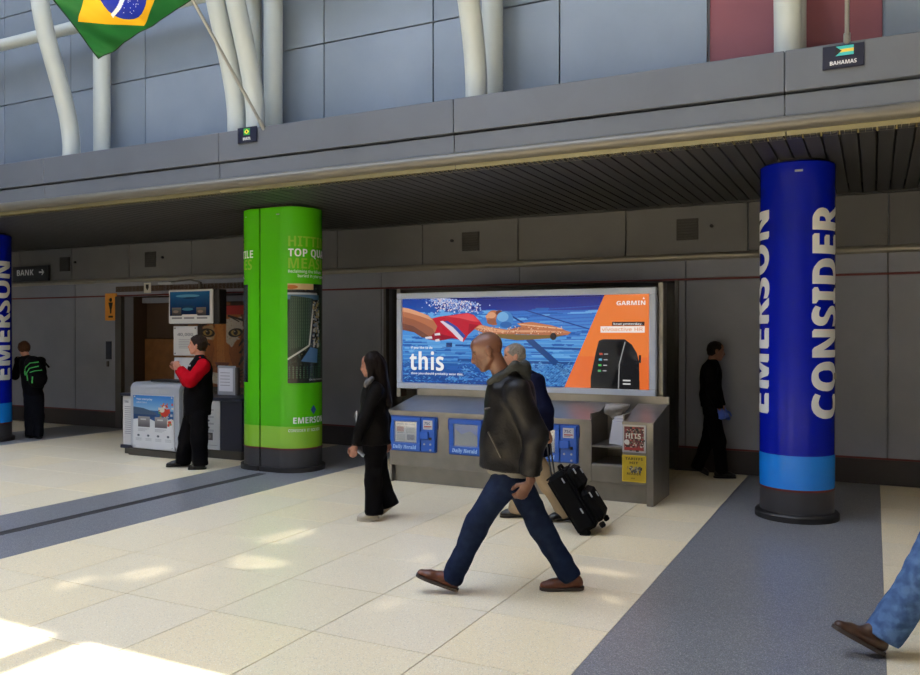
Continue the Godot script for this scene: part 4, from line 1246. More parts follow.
# ---------------------------------------------------------------- promotion desk with its boards
func sea_print(kind: int) -> ImageTexture:
	var p := Print.new(320, 240 if kind == 0 else 380, Color8(236, 238, 242), fonts)
	if kind == 0:
		p.grad(0, 0, 1, 0.62, Color8(40, 110, 170), Color8(14, 48, 100)); p.grad(0, 0.62, 1, 0.2, Color8(14, 46, 96), Color8(10, 34, 76))
		p.oval(0.45, 0.15, 0.3, 0.05, Color8(90, 160, 205)); p.oval(0.5, 0.22, 0.16, 0.03, Color8(22, 60, 110)); p.oval(0.48, 0.52, 0.16, 0.05, Color8(30, 66, 104)); p.oval(0.45, 0.60, 0.14, 0.05, Color8(60, 128, 160))
		for x in [0.05, 0.67]:
			p.grad(x, 0.54, 0.24, 0.26, Color8(120, 116, 116), Color8(74, 68, 70))
			p.oval(x + 0.1, 0.68, 0.07, 0.05, Color8(150, 130, 122))
		p.poly([[0.32, 0.78], [0.68, 0.78], [0.72, 0.84], [0.28, 0.84]], Color8(236, 238, 242))
		p.rect(0.0, 0.82, 1, 0.18, Color8(234, 236, 240))
		for x in [0.05, 0.36, 0.68]: p.rect(x, 0.87, 0.26, 0.06, Color8(150, 152, 160))
	else:
		p.grad(0, 0, 1, 0.28, Color8(52, 130, 214), Color8(150, 196, 236)); p.grad(0, 0.28, 1, 0.2, Color8(40, 96, 160), Color8(30, 76, 130))
		p.poly([[0, 0.22], [0.25, 0.24], [0.55, 0.31], [0.6, 0.36], [0, 0.36]], Color8(66, 92, 122)); p.poly([[0, 0.36], [0.6, 0.36], [0.3, 0.5], [0, 0.5]], Color8(26, 66, 116))
		p.text("Your everyday", 0.08, 0.09, 0.035, Color8(240, 244, 250), "bold"); p.text("adventure", 0.08, 0.15, 0.035, Color8(240, 244, 250), "regular")
		p.poly([[0, 0.46], [0.35, 0.42], [0.6, 0.5], [0.95, 0.42], [1.0, 0.46], [1, 1], [0, 1]], Color8(232, 236, 242))
		p.speckle(3, 60, 0.62, 0.12, 0.34, 0.40, [Color8(214, 70, 50), Color8(236, 226, 210), Color8(226, 150, 60), Color8(90, 150, 90), Color8(180, 190, 200)], 0.02, 0.06)
		p.oval(0.78, 0.31, 0.10, 0.08, Color8(206, 62, 46)); p.oval(0.72, 0.26, 0.06, 0.05, Color8(238, 226, 200))
		for x in [0.12, 0.54]:
			p.grad(x, 0.40, 0.30, 0.20, Color8(176, 172, 172), Color8(92, 88, 94)); p.rect(x + 0.06, 0.44, 0.14, 0.03, Color8(220, 218, 216))
			for i in 3: p.rect(x, 0.63 + i * 0.02, 0.28 - 0.05 * i, 0.009, Color8(150, 154, 164))
		for i in 4:
			p.oval(0.13 + i * 0.245, 0.76, 0.032, 0.022, Color8(70, 80, 96))
			for j in 3: p.rect(0.06 + i * 0.245, 0.81 + j * 0.02, 0.15, 0.008, Color8(170, 174, 184))
	return p.tex()

func tiger_print() -> ImageTexture:
	var p := Print.new(320, 512, Color8(196, 112, 44), fonts)
	p.grad(0, 0, 1, 1, Color8(204, 120, 50), Color8(150, 84, 40))
	p.rect(0, 0, 1, 0.09, Color8(190, 44, 40))
	var o := Color8(206, 122, 48); var bk := Color8(24, 18, 16); var wh := Color8(222, 212, 196); var dk := Color8(120, 66, 34)
	p.poly([[0, 0.09], [0.22, 0.09], [0.14, 0.5], [0.2, 0.84], [0, 0.84]], dk); p.poly([[0.9, 0.09], [1, 0.09], [1, 0.84], [0.86, 0.84], [0.9, 0.5]], dk)
	p.poly([[0.30, 0.10], [0.62, 0.10], [0.66, 0.5], [0.74, 0.64], [0.28, 0.64], [0.36, 0.5]], o); p.poly([[0.40, 0.12], [0.54, 0.12], [0.58, 0.6], [0.42, 0.6]], Color8(222, 142, 64))
	p.poly([[0.10, 0.22], [0.32, 0.20], [0.38, 0.30], [0.34, 0.36], [0.2, 0.36]], Color8(206, 168, 120)); p.poly([[0.60, 0.14], [0.92, 0.12], [0.96, 0.24], [0.90, 0.30], [0.72, 0.44], [0.60, 0.38]], wh)
	p.soften(6)
	for e in [[0.22, 0.285], [0.80, 0.285]]:
		p.oval(e[0], e[1], 0.15, 0.045, bk, 0.12 if e[0] < 0.5 else -0.12); p.oval(e[0], e[1], 0.10, 0.032, Color8(196, 164, 84)); p.oval(e[0], e[1] - 0.003, 0.045, 0.028, bk); p.oval(e[0] - 0.02, e[1] - 0.012, 0.014, 0.007, wh)
		p.line(e[0] - 0.13, e[1] + 0.05, e[0] + 0.08, e[1] + 0.065, 0.016, wh)
	var rng := RandomNumberGenerator.new()
	rng.seed = 41
	for s in [[0.0, 0.16, 0.26, 0.12], [0.02, 0.22, 0.30, 0.17], [0.66, 0.11, 1.0, 0.17], [0.40, 0.11, 0.45, 0.2], [0.50, 0.10, 0.53, 0.2], [0.34, 0.12, 0.36, 0.24], [0.86, 0.42, 1.0, 0.34], [0.88, 0.5, 1.0, 0.42], [0.0, 0.42, 0.18, 0.38], [0.0, 0.52, 0.2, 0.46], [0.86, 0.62, 1.0, 0.52], [0.0, 0.64, 0.16, 0.58], [0.06, 0.36, 0.3, 0.42]]:
		for k in 5: p.line(s[0] + rng.randf_range(-0.02, 0.02), s[1] + rng.randf_range(-0.008, 0.008), lerpf(s[0], s[2], rng.randf_range(0.6, 1.0)), lerpf(s[1], s[3], rng.randf_range(0.7, 1.0)) , 0.010, bk)
	p.poly([[0.36, 0.60], [0.68, 0.60], [0.60, 0.67], [0.52, 0.70], [0.44, 0.67]], Color8(150, 84, 64)); p.oval(0.43, 0.64, 0.03, 0.012, bk); p.oval(0.61, 0.64, 0.03, 0.012, bk)
	p.poly([[0.2, 0.69], [0.5, 0.72], [0.84, 0.69], [0.9, 0.80], [0.5, 0.84], [0.12, 0.80]], wh)
	p.line(0.52, 0.70, 0.52, 0.79, 0.012, bk)
	for i in 5:
		p.line(0.02 + i * 0.02, 0.68 + i * 0.035, 0.26, 0.72 + i * 0.02, 0.010, bk); p.line(0.98 - i * 0.02, 0.66 + i * 0.04, 0.78, 0.72 + i * 0.02, 0.010, bk)
	p.rect(0, 0.86, 1, 0.14, Color8(60, 54, 46)); p.speckle(6, 60, 0, 0.87, 1, 0.13, [Color8(100, 90, 76), Color8(36, 32, 30), Color8(140, 130, 112)], 0.01, 0.03)
	for i in 900: p.rect(rng.randf(), rng.randf_range(0.1, 0.84), 0.004, 0.012, [Color8(150, 84, 38), Color8(230, 160, 90), Color8(90, 50, 30)][rng.randi() % 3])
	p.soften(2)
	return p.tex()

func build_desk():
	var d := thing("promotion_desk", "silver and navy promotion desk with a seaside poster on its front", "desk", Vector3(-9.0, 0, -8.6))
	var o := Vector3(-9.0, 0, -8.6)
	# rounded silver front: a slab bent over at the top
	var f := MB.new()
	var prof := []
	for k in 9:
		var an := PI * 0.5 * k / 8.0
		prof.append(Vector2(0.26 - 0.10 + sin(an) * 0.10 if false else 0.16 + cos(PI * 0.5 - an) * 0.10, 0.95 + sin(PI * 0.5 - an) * 0.10))
	var poly := PackedVector2Array([Vector2(-0.1, 1.05)])
	for q in prof: poly.append(q)
	poly.append(Vector2(0.26, 0.16)); poly.append(Vector2(0.22, 0.10)); poly.append(Vector2(0.20, 0.10)); poly.append(Vector2(0.20, 0.98)); poly.append(Vector2(-0.1, 0.98))
	f.prism(poly, 0.94, Vector3(-0.49, 0, 0), Basis(Vector3(0, 0, 1), Vector3(0, 1, 0), Vector3(1, 0, 0)))
	put(f, "silver_front", M.alu, d)
	put(mbox(Vector3(-0.02, 0.5, -0.02), Vector3(0.86, 0.9, 0.42), 0.01), "cabinet", mat(Color8(210, 212, 216), 0.5), d)
	put(mbox(Vector3(-0.05, 0.05, 0.06), Vector3(1.04, 0.10, 0.36), 0.01), "plinth", M.steel_dark, d)
	var pq := MB.new()
	pq.quad(Vector3(-0.42, 0.125, 0.275), Vector3(0.36, 0.125, 0.275), Vector3(0.36, 0.87, 0.275), Vector3(-0.42, 0.87, 0.275))
	put(mbox(Vector3(-0.03, 0.497, 0.266), Vector3(0.80, 0.765, 0.012), 0.004), "poster_holder", M.white, d)
	put(pq, "poster", print_mat(sea_print(1), 0.25), d, "blue and white seaside poster with two small pictures")
	for c in [[-0.39, 0.15], [0.33, 0.15], [-0.39, 0.85], [0.33, 0.85]]:
		var s := MB.new()
		s.tube([Vector3(c[0], c[1], 0.27), Vector3(c[0], c[1], 0.282)], 0.012, 10)
		put(s, "stand_off", M.alu, d)
	# left wing: white panel between navy trims
	put(mbox(Vector3(-0.61, 0.86, -0.06), Vector3(0.31, 0.04, 0.55), 0.006), "navy_top", M.navy, d)
	put(mbox(Vector3(-0.605, 0.47, -0.06), Vector3(0.28, 0.74, 0.48), 0.006), "white_side_panel", M.white, d)
	put(mbox(Vector3(-0.61, 0.11, -0.06), Vector3(0.31, 0.05, 0.54), 0.006), "navy_skirt", M.navy, d)
	put(mbox(Vector3(-0.60, 0.045, -0.06), Vector3(0.26, 0.09, 0.44), 0.004), "plinth", M.steel_dark, d)
	var sp := Print.new(160, 240, Color8(224, 224, 226), fonts)
	for i in 14: sp.rect(0.12, 0.2 + i * 0.045, 0.76 - 0.12 * (i % 3), 0.012, Color8(120, 120, 128))
	sp.text("TERMS", 0.12, 0.12, 0.05, Color8(90, 90, 100))
	var sq := MB.new()
	sq.quad(Vector3(-0.735, 0.16, 0.182), Vector3(-0.475, 0.16, 0.182), Vector3(-0.475, 0.82, 0.182), Vector3(-0.735, 0.82, 0.182))
	put(sq, "notice_sheet", print_mat(sp.tex(), 0.5), d)
	# right wing: navy counter with a white list panel
	put(mbox(Vector3(0.86, 0.835, -0.30), Vector3(0.95, 0.045, 0.62), 0.008), "navy_top", M.navy, d)
	put(mbox(Vector3(0.86, 0.47, -0.31), Vector3(0.90, 0.69, 0.56), 0.006), "navy_cabinet", M.navy, d)
	put(mbox(Vector3(0.84, 0.06, -0.32), Vector3(0.84, 0.12, 0.5), 0.004), "plinth", M.steel_dark, d)
	var lp := Print.new(160, 300, Color8(214, 216, 218), fonts)
	for i in 4:
		lp.oval(0.5, 0.12 + i * 0.145, 0.06, 0.024, Color8(50, 52, 60))
		for j in 2: lp.rect(0.26, 0.165 + i * 0.145 + j * 0.022, 0.48, 0.010, Color8(120, 122, 130))
	lp.rect(0.30, 0.66, 0.4, 0.16, Color8(70, 64, 62)); lp.oval(0.5, 0.74, 0.12, 0.05, Color8(120, 110, 104)); lp.rect(0.08, 0.92, 0.84, 0.01, Color8(150, 150, 156))
	put(mbox(Vector3(0.72, 0.47, -0.022), Vector3(0.42, 0.68, 0.012), 0.003), "list_panel", M.white, d)
	var lq := MB.new()
	lq.quad(Vector3(0.52, 0.14, -0.014), Vector3(0.92, 0.14, -0.014), Vector3(0.92, 0.80, -0.014), Vector3(0.52, 0.80, -0.014))
	put(lq, "list_sheet", print_mat(lp.tex(), 0.5), d)
	# black tray on the desk top
	put(mbox(Vector3(0.0, 1.065, -0.05), Vector3(0.6, 0.03, 0.25), 0.008), "black_top", M.black, d)
	# board sign on a pole behind the desk
	var m := thing("sign_board", "white framed sign board with an underwater picture on a pole behind the desk", "sign board", Vector3(-8.89, 0, -8.9))
	var pb := MB.new()
	pb.tube([Vector3(0.06, 0, -0.12), Vector3(0.06, 2.5, -0.12)], 0.025, 12)
	put(pb, "pole", M.steel_dark, m)
	put(mbox(Vector3(0.05, 0.015, -0.12), Vector3(0.5, 0.03, 0.4), 0.006), "foot", M.steel_dark, m)
	put(mbox(Vector3(0.06, 2.13, -0.09), Vector3(0.94, 0.50, 0.16), 0.01), "black_case", M.black, m)
	put(mbox(Vector3(0.0, 2.135, 0.0), Vector3(0.86, 0.50, 0.04), 0.015), "frame", M.white, m)
	var mq := MB.new()
	mq.quad(Vector3(-0.395, 1.925, 0.0212), Vector3(0.385, 1.925, 0.0212), Vector3(0.385, 2.355, 0.0212), Vector3(-0.395, 2.355, 0.0212))
	put(mq, "picture", print_mat(sea_print(0), 0.2), m, "underwater picture with two small insets")
	var arm := MB.new()
	arm.tube([Vector3(0.06, 2.5, -0.12), Vector3(-0.05, 2.53, -0.04), Vector3(-0.30, 2.49, 0.14)], 0.012, 8)
	put(arm, "lamp_arm", M.steel_dark, m)
	put(mbox(Vector3(-0.33, 2.475, 0.16), Vector3(0.26, 0.03, 0.07), 0.008), "lamp_head", M.alu, m)
	# white notices below it on the same pole
	var n1 := Print.new(160, 220, Color8(226, 226, 228), fonts)
	n1.text("40,000", 0.14, 0.32, 0.11, Color8(130, 132, 142), "bold", 0.72)
	for i in 6: n1.rect(0.2, 0.45 + i * 0.06, 0.6 - 0.1 * (i % 2), 0.018, Color8(160, 162, 170))
	var o1 := thing("notice", "white notice sheet hung below the underwater sign board", "notice", Vector3(-9.0, 1.42, -8.905))
	put(mbox(Vector3(0, 0.215, 0), Vector3(0.47, 0.43, 0.014), 0.004), "panel", M.white, o1)
	var nq := MB.new()
	nq.quad(Vector3(-0.215, 0.015, 0.0082), Vector3(0.215, 0.015, 0.0082), Vector3(0.215, 0.415, 0.0082), Vector3(-0.215, 0.415, 0.0082))
	put(nq, "sheet", print_mat(n1.tex(), 0.4), o1)
	for c in [[-0.2, 0.4], [0.2, 0.4], [-0.2, 0.03], [0.2, 0.03]]: put(mbox(Vector3(c[0], c[1], 0.01), Vector3(0.02, 0.02, 0.008), 0.002), "stud", M.steel_dark, o1)
	var o2 := thing("notice", "small white sheet standing behind the hands of the man in red sleeves", "notice", Vector3(-8.99, 1.07, -8.905))
	put(mbox(Vector3(0, 0.16, 0), Vector3(0.46, 0.32, 0.012), 0.004), "panel", M.white, o2)
	var o3 := thing("notice", "grey framed sheet on the navy counter in front of the tiger picture", "notice", Vector3(-8.28, 0.86, -8.98))
	put(mbox(Vector3(0, 0.21, 0), Vector3(0.34, 0.42, 0.02), 0.006), "frame", mat(Color8(150, 154, 164), 0.4), o3)
	put(mbox(Vector3(-0.01, 0.22, 0.011), Vector3(0.26, 0.33, 0.006), 0.002), "sheet", mat(Color8(206, 208, 220), 0.6), o3)
	for i in 5: put(mbox(Vector3(-0.02, 0.32 - i * 0.045, 0.0145), Vector3(0.18, 0.008, 0.002)), "text_line", mat(Color8(130, 132, 146), 0.7), o3)
	put(mbox(Vector3(0.20, 0.2, 0.0), Vector3(0.05, 0.4, 0.06), 0.008), "holder", M.steel_dark, o3)
	# tiger picture hung in the doorway
	var tg := thing("tiger_picture", "large tiger face picture with a red top edge behind the desk", "picture", Vector3(-9.62, 0.64, -10.3))
	put(mbox(Vector3(0, 0.78, -0.02), Vector3(1.06, 1.58, 0.03), 0.004), "backing", M.black, tg)
	var tq := MB.new()
	tq.quad(Vector3(-0.52, 0.0, 0.0), Vector3(0.52, 0.0, 0.0), Vector3(0.52, 1.56, 0.0), Vector3(-0.52, 1.56, 0.0))
	put(tq, "print", print_mat(tiger_print(), 0.3), tg, "orange tiger face")
	for s in [-0.45, 0.45]: put(mbox(Vector3(s, -0.32, -0.02), Vector3(0.04, 0.64, 0.03)), "leg", M.black, tg)

# ---------------------------------------------------------------- small signs on the wall
func build_wall_signs():
	var z := WALL_Z
	var og := mat(Color8(214, 140, 44), 0.5)
	var s1 := thing("restroom_sign", "orange square sign with a black figure on the grey wall", "sign", Vector3(-12.55, 1.98, z + 0.004))
	put(mbox(Vector3(0, 0.25, 0.008), Vector3(0.30, 0.50, 0.016), 0.003), "plate", og, s1)
	var fg := MB.new()
	fg.ball(Vector3(0, 0.38, 0.017), Vector3(0.035, 0.035, 0.002))
	fg.prism(PackedVector2Array([Vector2(-0.06, 0.33), Vector2(0.06, 0.33), Vector2(0.02, 0.2), Vector2(0.015, 0.13), Vector2(-0.015, 0.13), Vector2(-0.02, 0.2)]), 0.002, Vector3(0, 0, 0.0165))
	fg.box(Vector3(0, 0.07, 0.0175), Vector3(0.12, 0.035, 0.002))
	put(fg, "pictogram", M.black, s1)
	var s2 := thing("door_sign", "small white sign with a black arrow above the doorway", "sign", Vector3(-11.62, 2.47, z + 0.004))
	put(mbox(Vector3(0, 0.09, 0.006), Vector3(0.17, 0.18, 0.012), 0.002), "plate", mat(Color8(196, 194, 184), 0.5), s2)
	var f2 := MB.new()
	f2.prism(PackedVector2Array([Vector2(-0.035, 0.15), Vector2(0.035, 0.15), Vector2(0.035, 0.09), Vector2(0.0, 0.04), Vector2(-0.03, 0.09)]), 0.002, Vector3(0, 0, 0.0125))
	put(f2, "pictogram", M.black, s2)
	var s3 := thing("direction_sign", "dark direction sign with an arrow high on the wall", "sign", Vector3(-14.75, 2.76, z + 0.02))
	put(mbox(Vector3(0, 0.15, 0.02), Vector3(1.05, 0.30, 0.04), 0.006), "plate", mat(Color8(26, 30, 40), 0.4), s3)
	var f3 := MB.new()
	lettering(f3, "BANK", 0.11, Vector3(-0.40, 0.12, 0.0415), Basis(), "bold", 0.5)
	put(f3, "lettering", M.white_text, s3)
	f3 = MB.new()
	f3.prism(PackedVector2Array([Vector2(0.26, 0.155), Vector2(0.36, 0.155), Vector2(0.33, 0.115), Vector2(0.36, 0.115), Vector2(0.41, 0.17), Vector2(0.36, 0.225), Vector2(0.33, 0.225), Vector2(0.36, 0.185), Vector2(0.26, 0.185)]), 0.002, Vector3(0, 0, 0.0405))
	put(f3, "arrow", M.white_text, s3)

# ---------------------------------------------------------------- flags
func build_flags():
	# plaques on the fascia
	for k in 2:
		var px: float = [-6.32, -0.225][k]; var py: float = [3.985, 3.945][k]
		var o := thing("flag_plaque", ["navy plaque with a small green and yellow flag on the fascia", "navy plaque reading BAHAMAS on the fascia"][k], "plaque", Vector3(px, py, -7.196))
		var w: float = [0.28, 0.30][k]; var h: float = [0.175, 0.185][k]
		put(mbox(Vector3(0, 0, 0.008), Vector3(w, h, 0.016), 0.004), "plate", M.navy, o)
		var fl := MB.new()
		if k == 0:
			put(mbox(Vector3(0, 0.035, 0.0175), Vector3(0.09, 0.075, 0.003)), "small_flag", mat(Color8(40, 150, 60), 0.5), o)
			fl.quad(Vector3(-0.035, 0.035, 0.0195), Vector3(0, 0.007, 0.0195), Vector3(0.035, 0.035, 0.0195), Vector3(0, 0.063, 0.0195))
			put(fl, "diamond", mat(Color8(240, 210, 50), 0.5), o)
			put(mbox(Vector3(0, 0.035, 0.0205), Vector3(0.022, 0.022, 0.002), 0.0005), "disc", M.navy, o)
		else:
			put(mbox(Vector3(0.01, 0.043, 0.0175), Vector3(0.13, 0.075, 0.003)), "small_flag", mat(Color8(60, 180, 180), 0.5), o)
			put(mbox(Vector3(0.01, 0.043, 0.0192), Vector3(0.13, 0.025, 0.002)), "stripe", mat(Color8(214, 190, 70), 0.5), o)
			fl.tri(Vector3(-0.055, 0.006, 0.0205), Vector3(-0.01, 0.043, 0.0205), Vector3(-0.055, 0.080, 0.0205))
			put(fl, "triangle", M.black, o)
		var lt := MB.new()
		lettering(lt, ["BRAZIL", "BAHAMAS"][k], 0.03, Vector3(-w * [0.2, 0.32][k], -h * 0.5 + 0.03, 0.0168), Basis(), "bold", w * [0.4, 0.64][k])
		put(lt, "lettering", M.white_text, o)
	var pm := mat(Color8(168, 168, 164), 0.35, 0.6)
	# pole of the Brazilian flag
	var foot := Vector3(-6.10, 4.03, -7.22)
	var A := Vector3(-6.08, 5.08, -6.11)
	var dir := (A - foot).normalized()
	var fp := thing("flag_pole", "thin slanting grey pole carrying the Brazilian flag", "flag pole", foot)
	var b := MB.new()
	b.tube([dir * 0.0, dir * 2.7], 0.017, 12)
	put(b, "rod", pm, fp)
	var s := MB.new()
	s.tube([dir * -0.01, dir * 0.12], 0.026, 12)
	put(s, "socket", pm, fp)
	var kb := MB.new()
	kb.ball(dir * 2.73, Vector3.ONE * 0.04)
	put(kb, "knob", pm, fp)
	var f2 := Vector3(-0.20, 4.03, -7.25)
	var fp2 := thing("flag_pole", "thin grey pole rising from behind the BAHAMAS plaque", "flag pole", f2)
	var d2 := Vector3(0.03, 0.93, 1.0).normalized()
	var b2 := MB.new()
	b2.tube([Vector3.ZERO, d2 * 2.0], 0.017, 12)
	put(b2, "rod", pm, fp2)
	var s2 := MB.new()
	s2.tube([d2 * -0.01, d2 * 0.12], 0.026, 12)
	put(s2, "socket", pm, fp2)
	# the flag: a cloth with soft folds, hoist on the pole
	var B := A + dir * 0.86
	var C := Vector3(-6.74, 4.41, -5.56)
	var D := B + (C - A) + Vector3(-0.07, 0.0, 0.03)
	var t := thing("flag", "green Brazilian flag with a yellow diamond hanging from the slanting pole", "flag", A)
	var cols := 61; var rows := 45
	var pts := []
	var nr := (C - A).cross(B - A).normalized()
	if nr.z < 0: nr = -nr
	for r in rows:
		for k in cols:
			var u := float(k) / (cols - 1); var v := float(r) / (rows - 1)   # u from hoist to fly, v from upper edge to lower
			var p := B.lerp(D, u).lerp(A.lerp(C, u), v)
			var e := u * (1.0 - 0.3 * u)
			var ph := v * 9.0 + u * 3.0
			p += nr * (0.075 * e * sin(ph) + 0.055 * e * sin(u * 15.0 + v * 8.0) + 0.026 * e * sin(u * 31.0 + v * 12.0 + 1.0) + 0.05 * sin(u * PI) * sin(v * PI))
			p.y -= 0.05 * sin(u * PI) * (1.0 - v * 0.9)
			pts.append(p - A)
	var fb := MB.new()
	fb.sheet(pts, cols)
	var fm := mat(Color(1, 1, 1), 0.7, 0.0, flag_print())
	fm.backlight_enabled = true; fm.backlight = Color(0.3, 0.3, 0.3)
	put(fb, "cloth", fm, t)
	var hem := []
	for k in cols: hem.append(pts[(rows - 1) * cols + k])
	for r in range(rows - 2, -1, -1): hem.append(pts[r * cols + cols - 1])
	var hb := MB.new()
	hb.tube(hem, 0.006, 6)
	put(hb, "hem", mat(Color8(14, 50, 32), 0.8), t)

func flag_print() -> ImageTexture:
	var p := Print.new(700, 490, Color8(12, 104, 42), fonts)
	var m := 0.05
	p.poly([[m, 0.56], [0.5, 0.06 + m], [1.0 - m, 0.56], [0.5, 1.0 - m]], Color8(240, 184, 10))
	p.oval(0.5, 0.54, 0.19, 0.28, Color8(22, 48, 176))
	# white band across the disc
	for i in 40:
		var x := -1.0 + i / 20.0
		var yy := 0.54 + (0.02 + (x + 0.35) * 0.07 + x * x * 0.03) - 0.03
		if absf(x) < 0.97: p.rect(0.5 + x * 0.185, yy, 0.0095, 0.045, Color8(240, 246, 250))
	var rng := RandomNumberGenerator.new()
	rng.seed = 27
	for i in 27:
		var a := rng.randf() * PI; var r := sqrt(rng.randf()) * 0.85
		p.oval(0.5 + cos(a) * r * 0.165, 0.58 + absf(sin(a)) * r * 0.2, 0.0035, 0.005, Color8(250, 250, 255))
	return p.tex()

# ---------------------------------------------------------------- people
var RT := Vector3(cos(CAM_A), 0, -sin(CAM_A))    # to the right along the picture
var AW := Vector3(-sin(CAM_A), 0, -cos(CAM_A))   # away from the camera
const UP := Vector3(0, 1, 0)

func lin(r: int, g: int, b: int) -> Color: return Color8(r, g, b).srgb_to_linear()

# head: c centre, f where the face looks, u up; s 1.0 = 23.5 cm crown to chin
func head(mb: MB, c: Vector3, f: Vector3, u0: Vector3, s: float, skin: Color, cell: float, neck_to: Vector3, beard := 0.0):
	f = f.normalized()
	var r := f.cross(u0).normalized()
	var u := r.cross(f).normalized()
	var bs := Basis(r, u, f)
	var P := func(x: float, y: float, z: float) -> Vector3: return c + bs * Vector3(x, y, z) * s
	var e := Vector3.ONE * 0.20 * s
	var b := Blob.new(c - e.max((c - neck_to).max(Vector3.ZERO) + Vector3.ONE * 0.07), c + e.max((neck_to - c).max(Vector3.ZERO) + Vector3.ONE * 0.07), cell, 150.0 / s)
	b.ell(P.call(0, 0.030, -0.014), Vector3(0.077, 0.089, 0.099) * s, bs)
	b.ell(P.call(0, -0.03, 0.028), Vector3(0.061, 0.086, 0.065) * s, bs)
	b.ell(P.call(0, 0.055, 0.045), Vector3(0.058, 0.045, 0.045) * s, bs)
	for k in [-1.0, 1.0]:
		b.cap(P.call(0.050 * k, -0.05, -0.005), P.call(0.018 * k, -0.098, 0.058), 0.019 * s, 0.016 * s)
		b.ell(P.call(0.036 * k, -0.026, 0.060), Vector3(0.021, 0.02, 0.02) * s, bs)
		b.ell(P.call(0.079 * k, -0.008, -0.012), Vector3(0.012, 0.032, 0.020) * s, bs * Basis(Vector3(1, 0, 0), -0.25))
		b.cap(P.call(0.012 * k, -0.036, 0.094), P.call(0.012 * k, -0.036, 0.096), 0.007 * s, 0.007 * s)
		b.carve(P.call(0.031 * k, -0.002, 0.096), Vector3(0.016, 0.008, 0.017) * s, bs)
	b.cap(P.call(-0.034, 0.020, 0.076), P.call(0.034, 0.020, 0.076), 0.011 * s, 0.011 * s)
	b.cap(P.call(0, 0.012, 0.086), P.call(0, -0.032, 0.108), 0.009 * s, 0.014 * s)
	b.cap(P.call(-0.016, -0.059, 0.088), P.call(0.016, -0.059, 0.088), 0.008 * s, 0.008 * s)
	b.cap(P.call(-0.014, -0.071, 0.087), P.call(0.014, -0.071, 0.087), 0.008 * s, 0.008 * s)
	b.ell(P.call(0, -0.100, 0.066), Vector3(0.026, 0.019, 0.020) * s, bs)
	b.cap(P.call(0, -0.06, -0.03), neck_to, 0.054 * s, 0.062 * s)
	var inv := bs.inverse()
	var lip := skin * Color(0.85, 0.6, 0.6); var brow := skin * Color(0.25, 0.22, 0.2)
	b.into(mb, func(p: Vector3) -> Color:
		var q := inv * (p - c) / s
		if q.z > 0.07 and q.y < -0.055 and q.y > -0.078 and absf(q.x) < 0.024: return lip
		if q.z > 0.06 and q.y > 0.016 and q.y < 0.030 and absf(q.x) > 0.014 and absf(q.x) < 0.05: return brow
		if beard > 0.0 and q.z > 0.02 and q.y < -0.045: return skin.lerp(skin * Color(0.3, 0.3, 0.32), beard)
		return skin)
	for k in [-1.0, 1.0]:
		mb.col = Color(0.45, 0.42, 0.39)
		mb.ball(P.call(0.031 * k, -0.002, 0.0715), Vector3.ONE * 0.0115 * s, bs, 8)
		mb.col = Color(0.03, 0.02, 0.015)
		mb.ball(P.call(0.031 * k, -0.003, 0.0785), Vector3(0.0065, 0.0065, 0.005) * s, bs, 6)
	mb.col = Color(1, 1, 1)

# hand: w wrist, d towards the fingers, pn palm normal, th which side the thumb leaves (unit vector across the palm)
func hand(mb: MB, w: Vector3, d: Vector3, pn: Vector3, thumb_right: bool, curl: float, skin: Color, cell: float, s := 1.0):
	d = d.normalized()
	pn = (pn - d * pn.dot(d)).normalized()
	var x := d.cross(pn).normalized()
	if not thumb_right: x = -x
	var e := Vector3.ONE * 0.13 * s
	var ctr := w + d * 0.07 * s
	var b := Blob.new(ctr - e, ctr + e, cell, 230.0 / s)
	b.cap(w - d * 0.03 * s, w + d * 0.03 * s, 0.027 * s, 0.030 * s, 0.7, x)
	b.cap(w + d * 0.025 * s, w + d * 0.078 * s, 0.034 * s, 0.038 * s, 0.42, x)
	var lens := [0.070, 0.080, 0.074, 0.058]
	for i in 4:
		var off := (1.5 - i) * 0.0195 * s
		var p0 := w + d * (0.080 - absf(i - 1.2) * 0.004) * s + x * off
		var dir := d
		var seg: float = lens[i] * s
		var rr := (0.0092 - 0.0006 * absf(i - 1.0)) * s
		for j in 3:
			var an: float = curl * [0.75, 1.0, 0.8][j] * (1.0 + 0.12 * i)
			dir = (dir * cos(an) + pn * sin(an) if j == 0 else dir.rotated(x * (1.0 if d.cross(pn).dot(x) > 0 else -1.0), an)).normalized()
			var L: float = seg * [0.46, 0.31, 0.23][j]
			var p1 := p0 + dir * L
			b.cap(p0, p1, rr * (1.0 - 0.07 * j), rr * (1.0 - 0.07 * (j + 1)))
			p0 = p1
	var t0 := w + d * 0.022 * s + x * 0.026 * s + pn * 0.006 * s
	var t1 := t0 + (d * 0.7 + x * 0.62 + pn * 0.45).normalized() * 0.042 * s
	var t2 := t1 + (d * 0.95 + x * 0.05 + pn * (0.3 + curl * 0.5)).normalized() * 0.032 * s
	var t3 := t2 + (d * 0.8 - x * 0.15 + pn * (0.3 + curl * 0.6)).normalized() * 0.024 * s
	b.cap(t0, t1, 0.015 * s, 0.0115 * s); b.cap(t1, t2, 0.0112 * s, 0.0098 * s); b.cap(t2, t3, 0.0098 * s, 0.0078 * s)
	b.into(mb, func(_p): return skin)
	mb.col = Color(1, 1, 1)

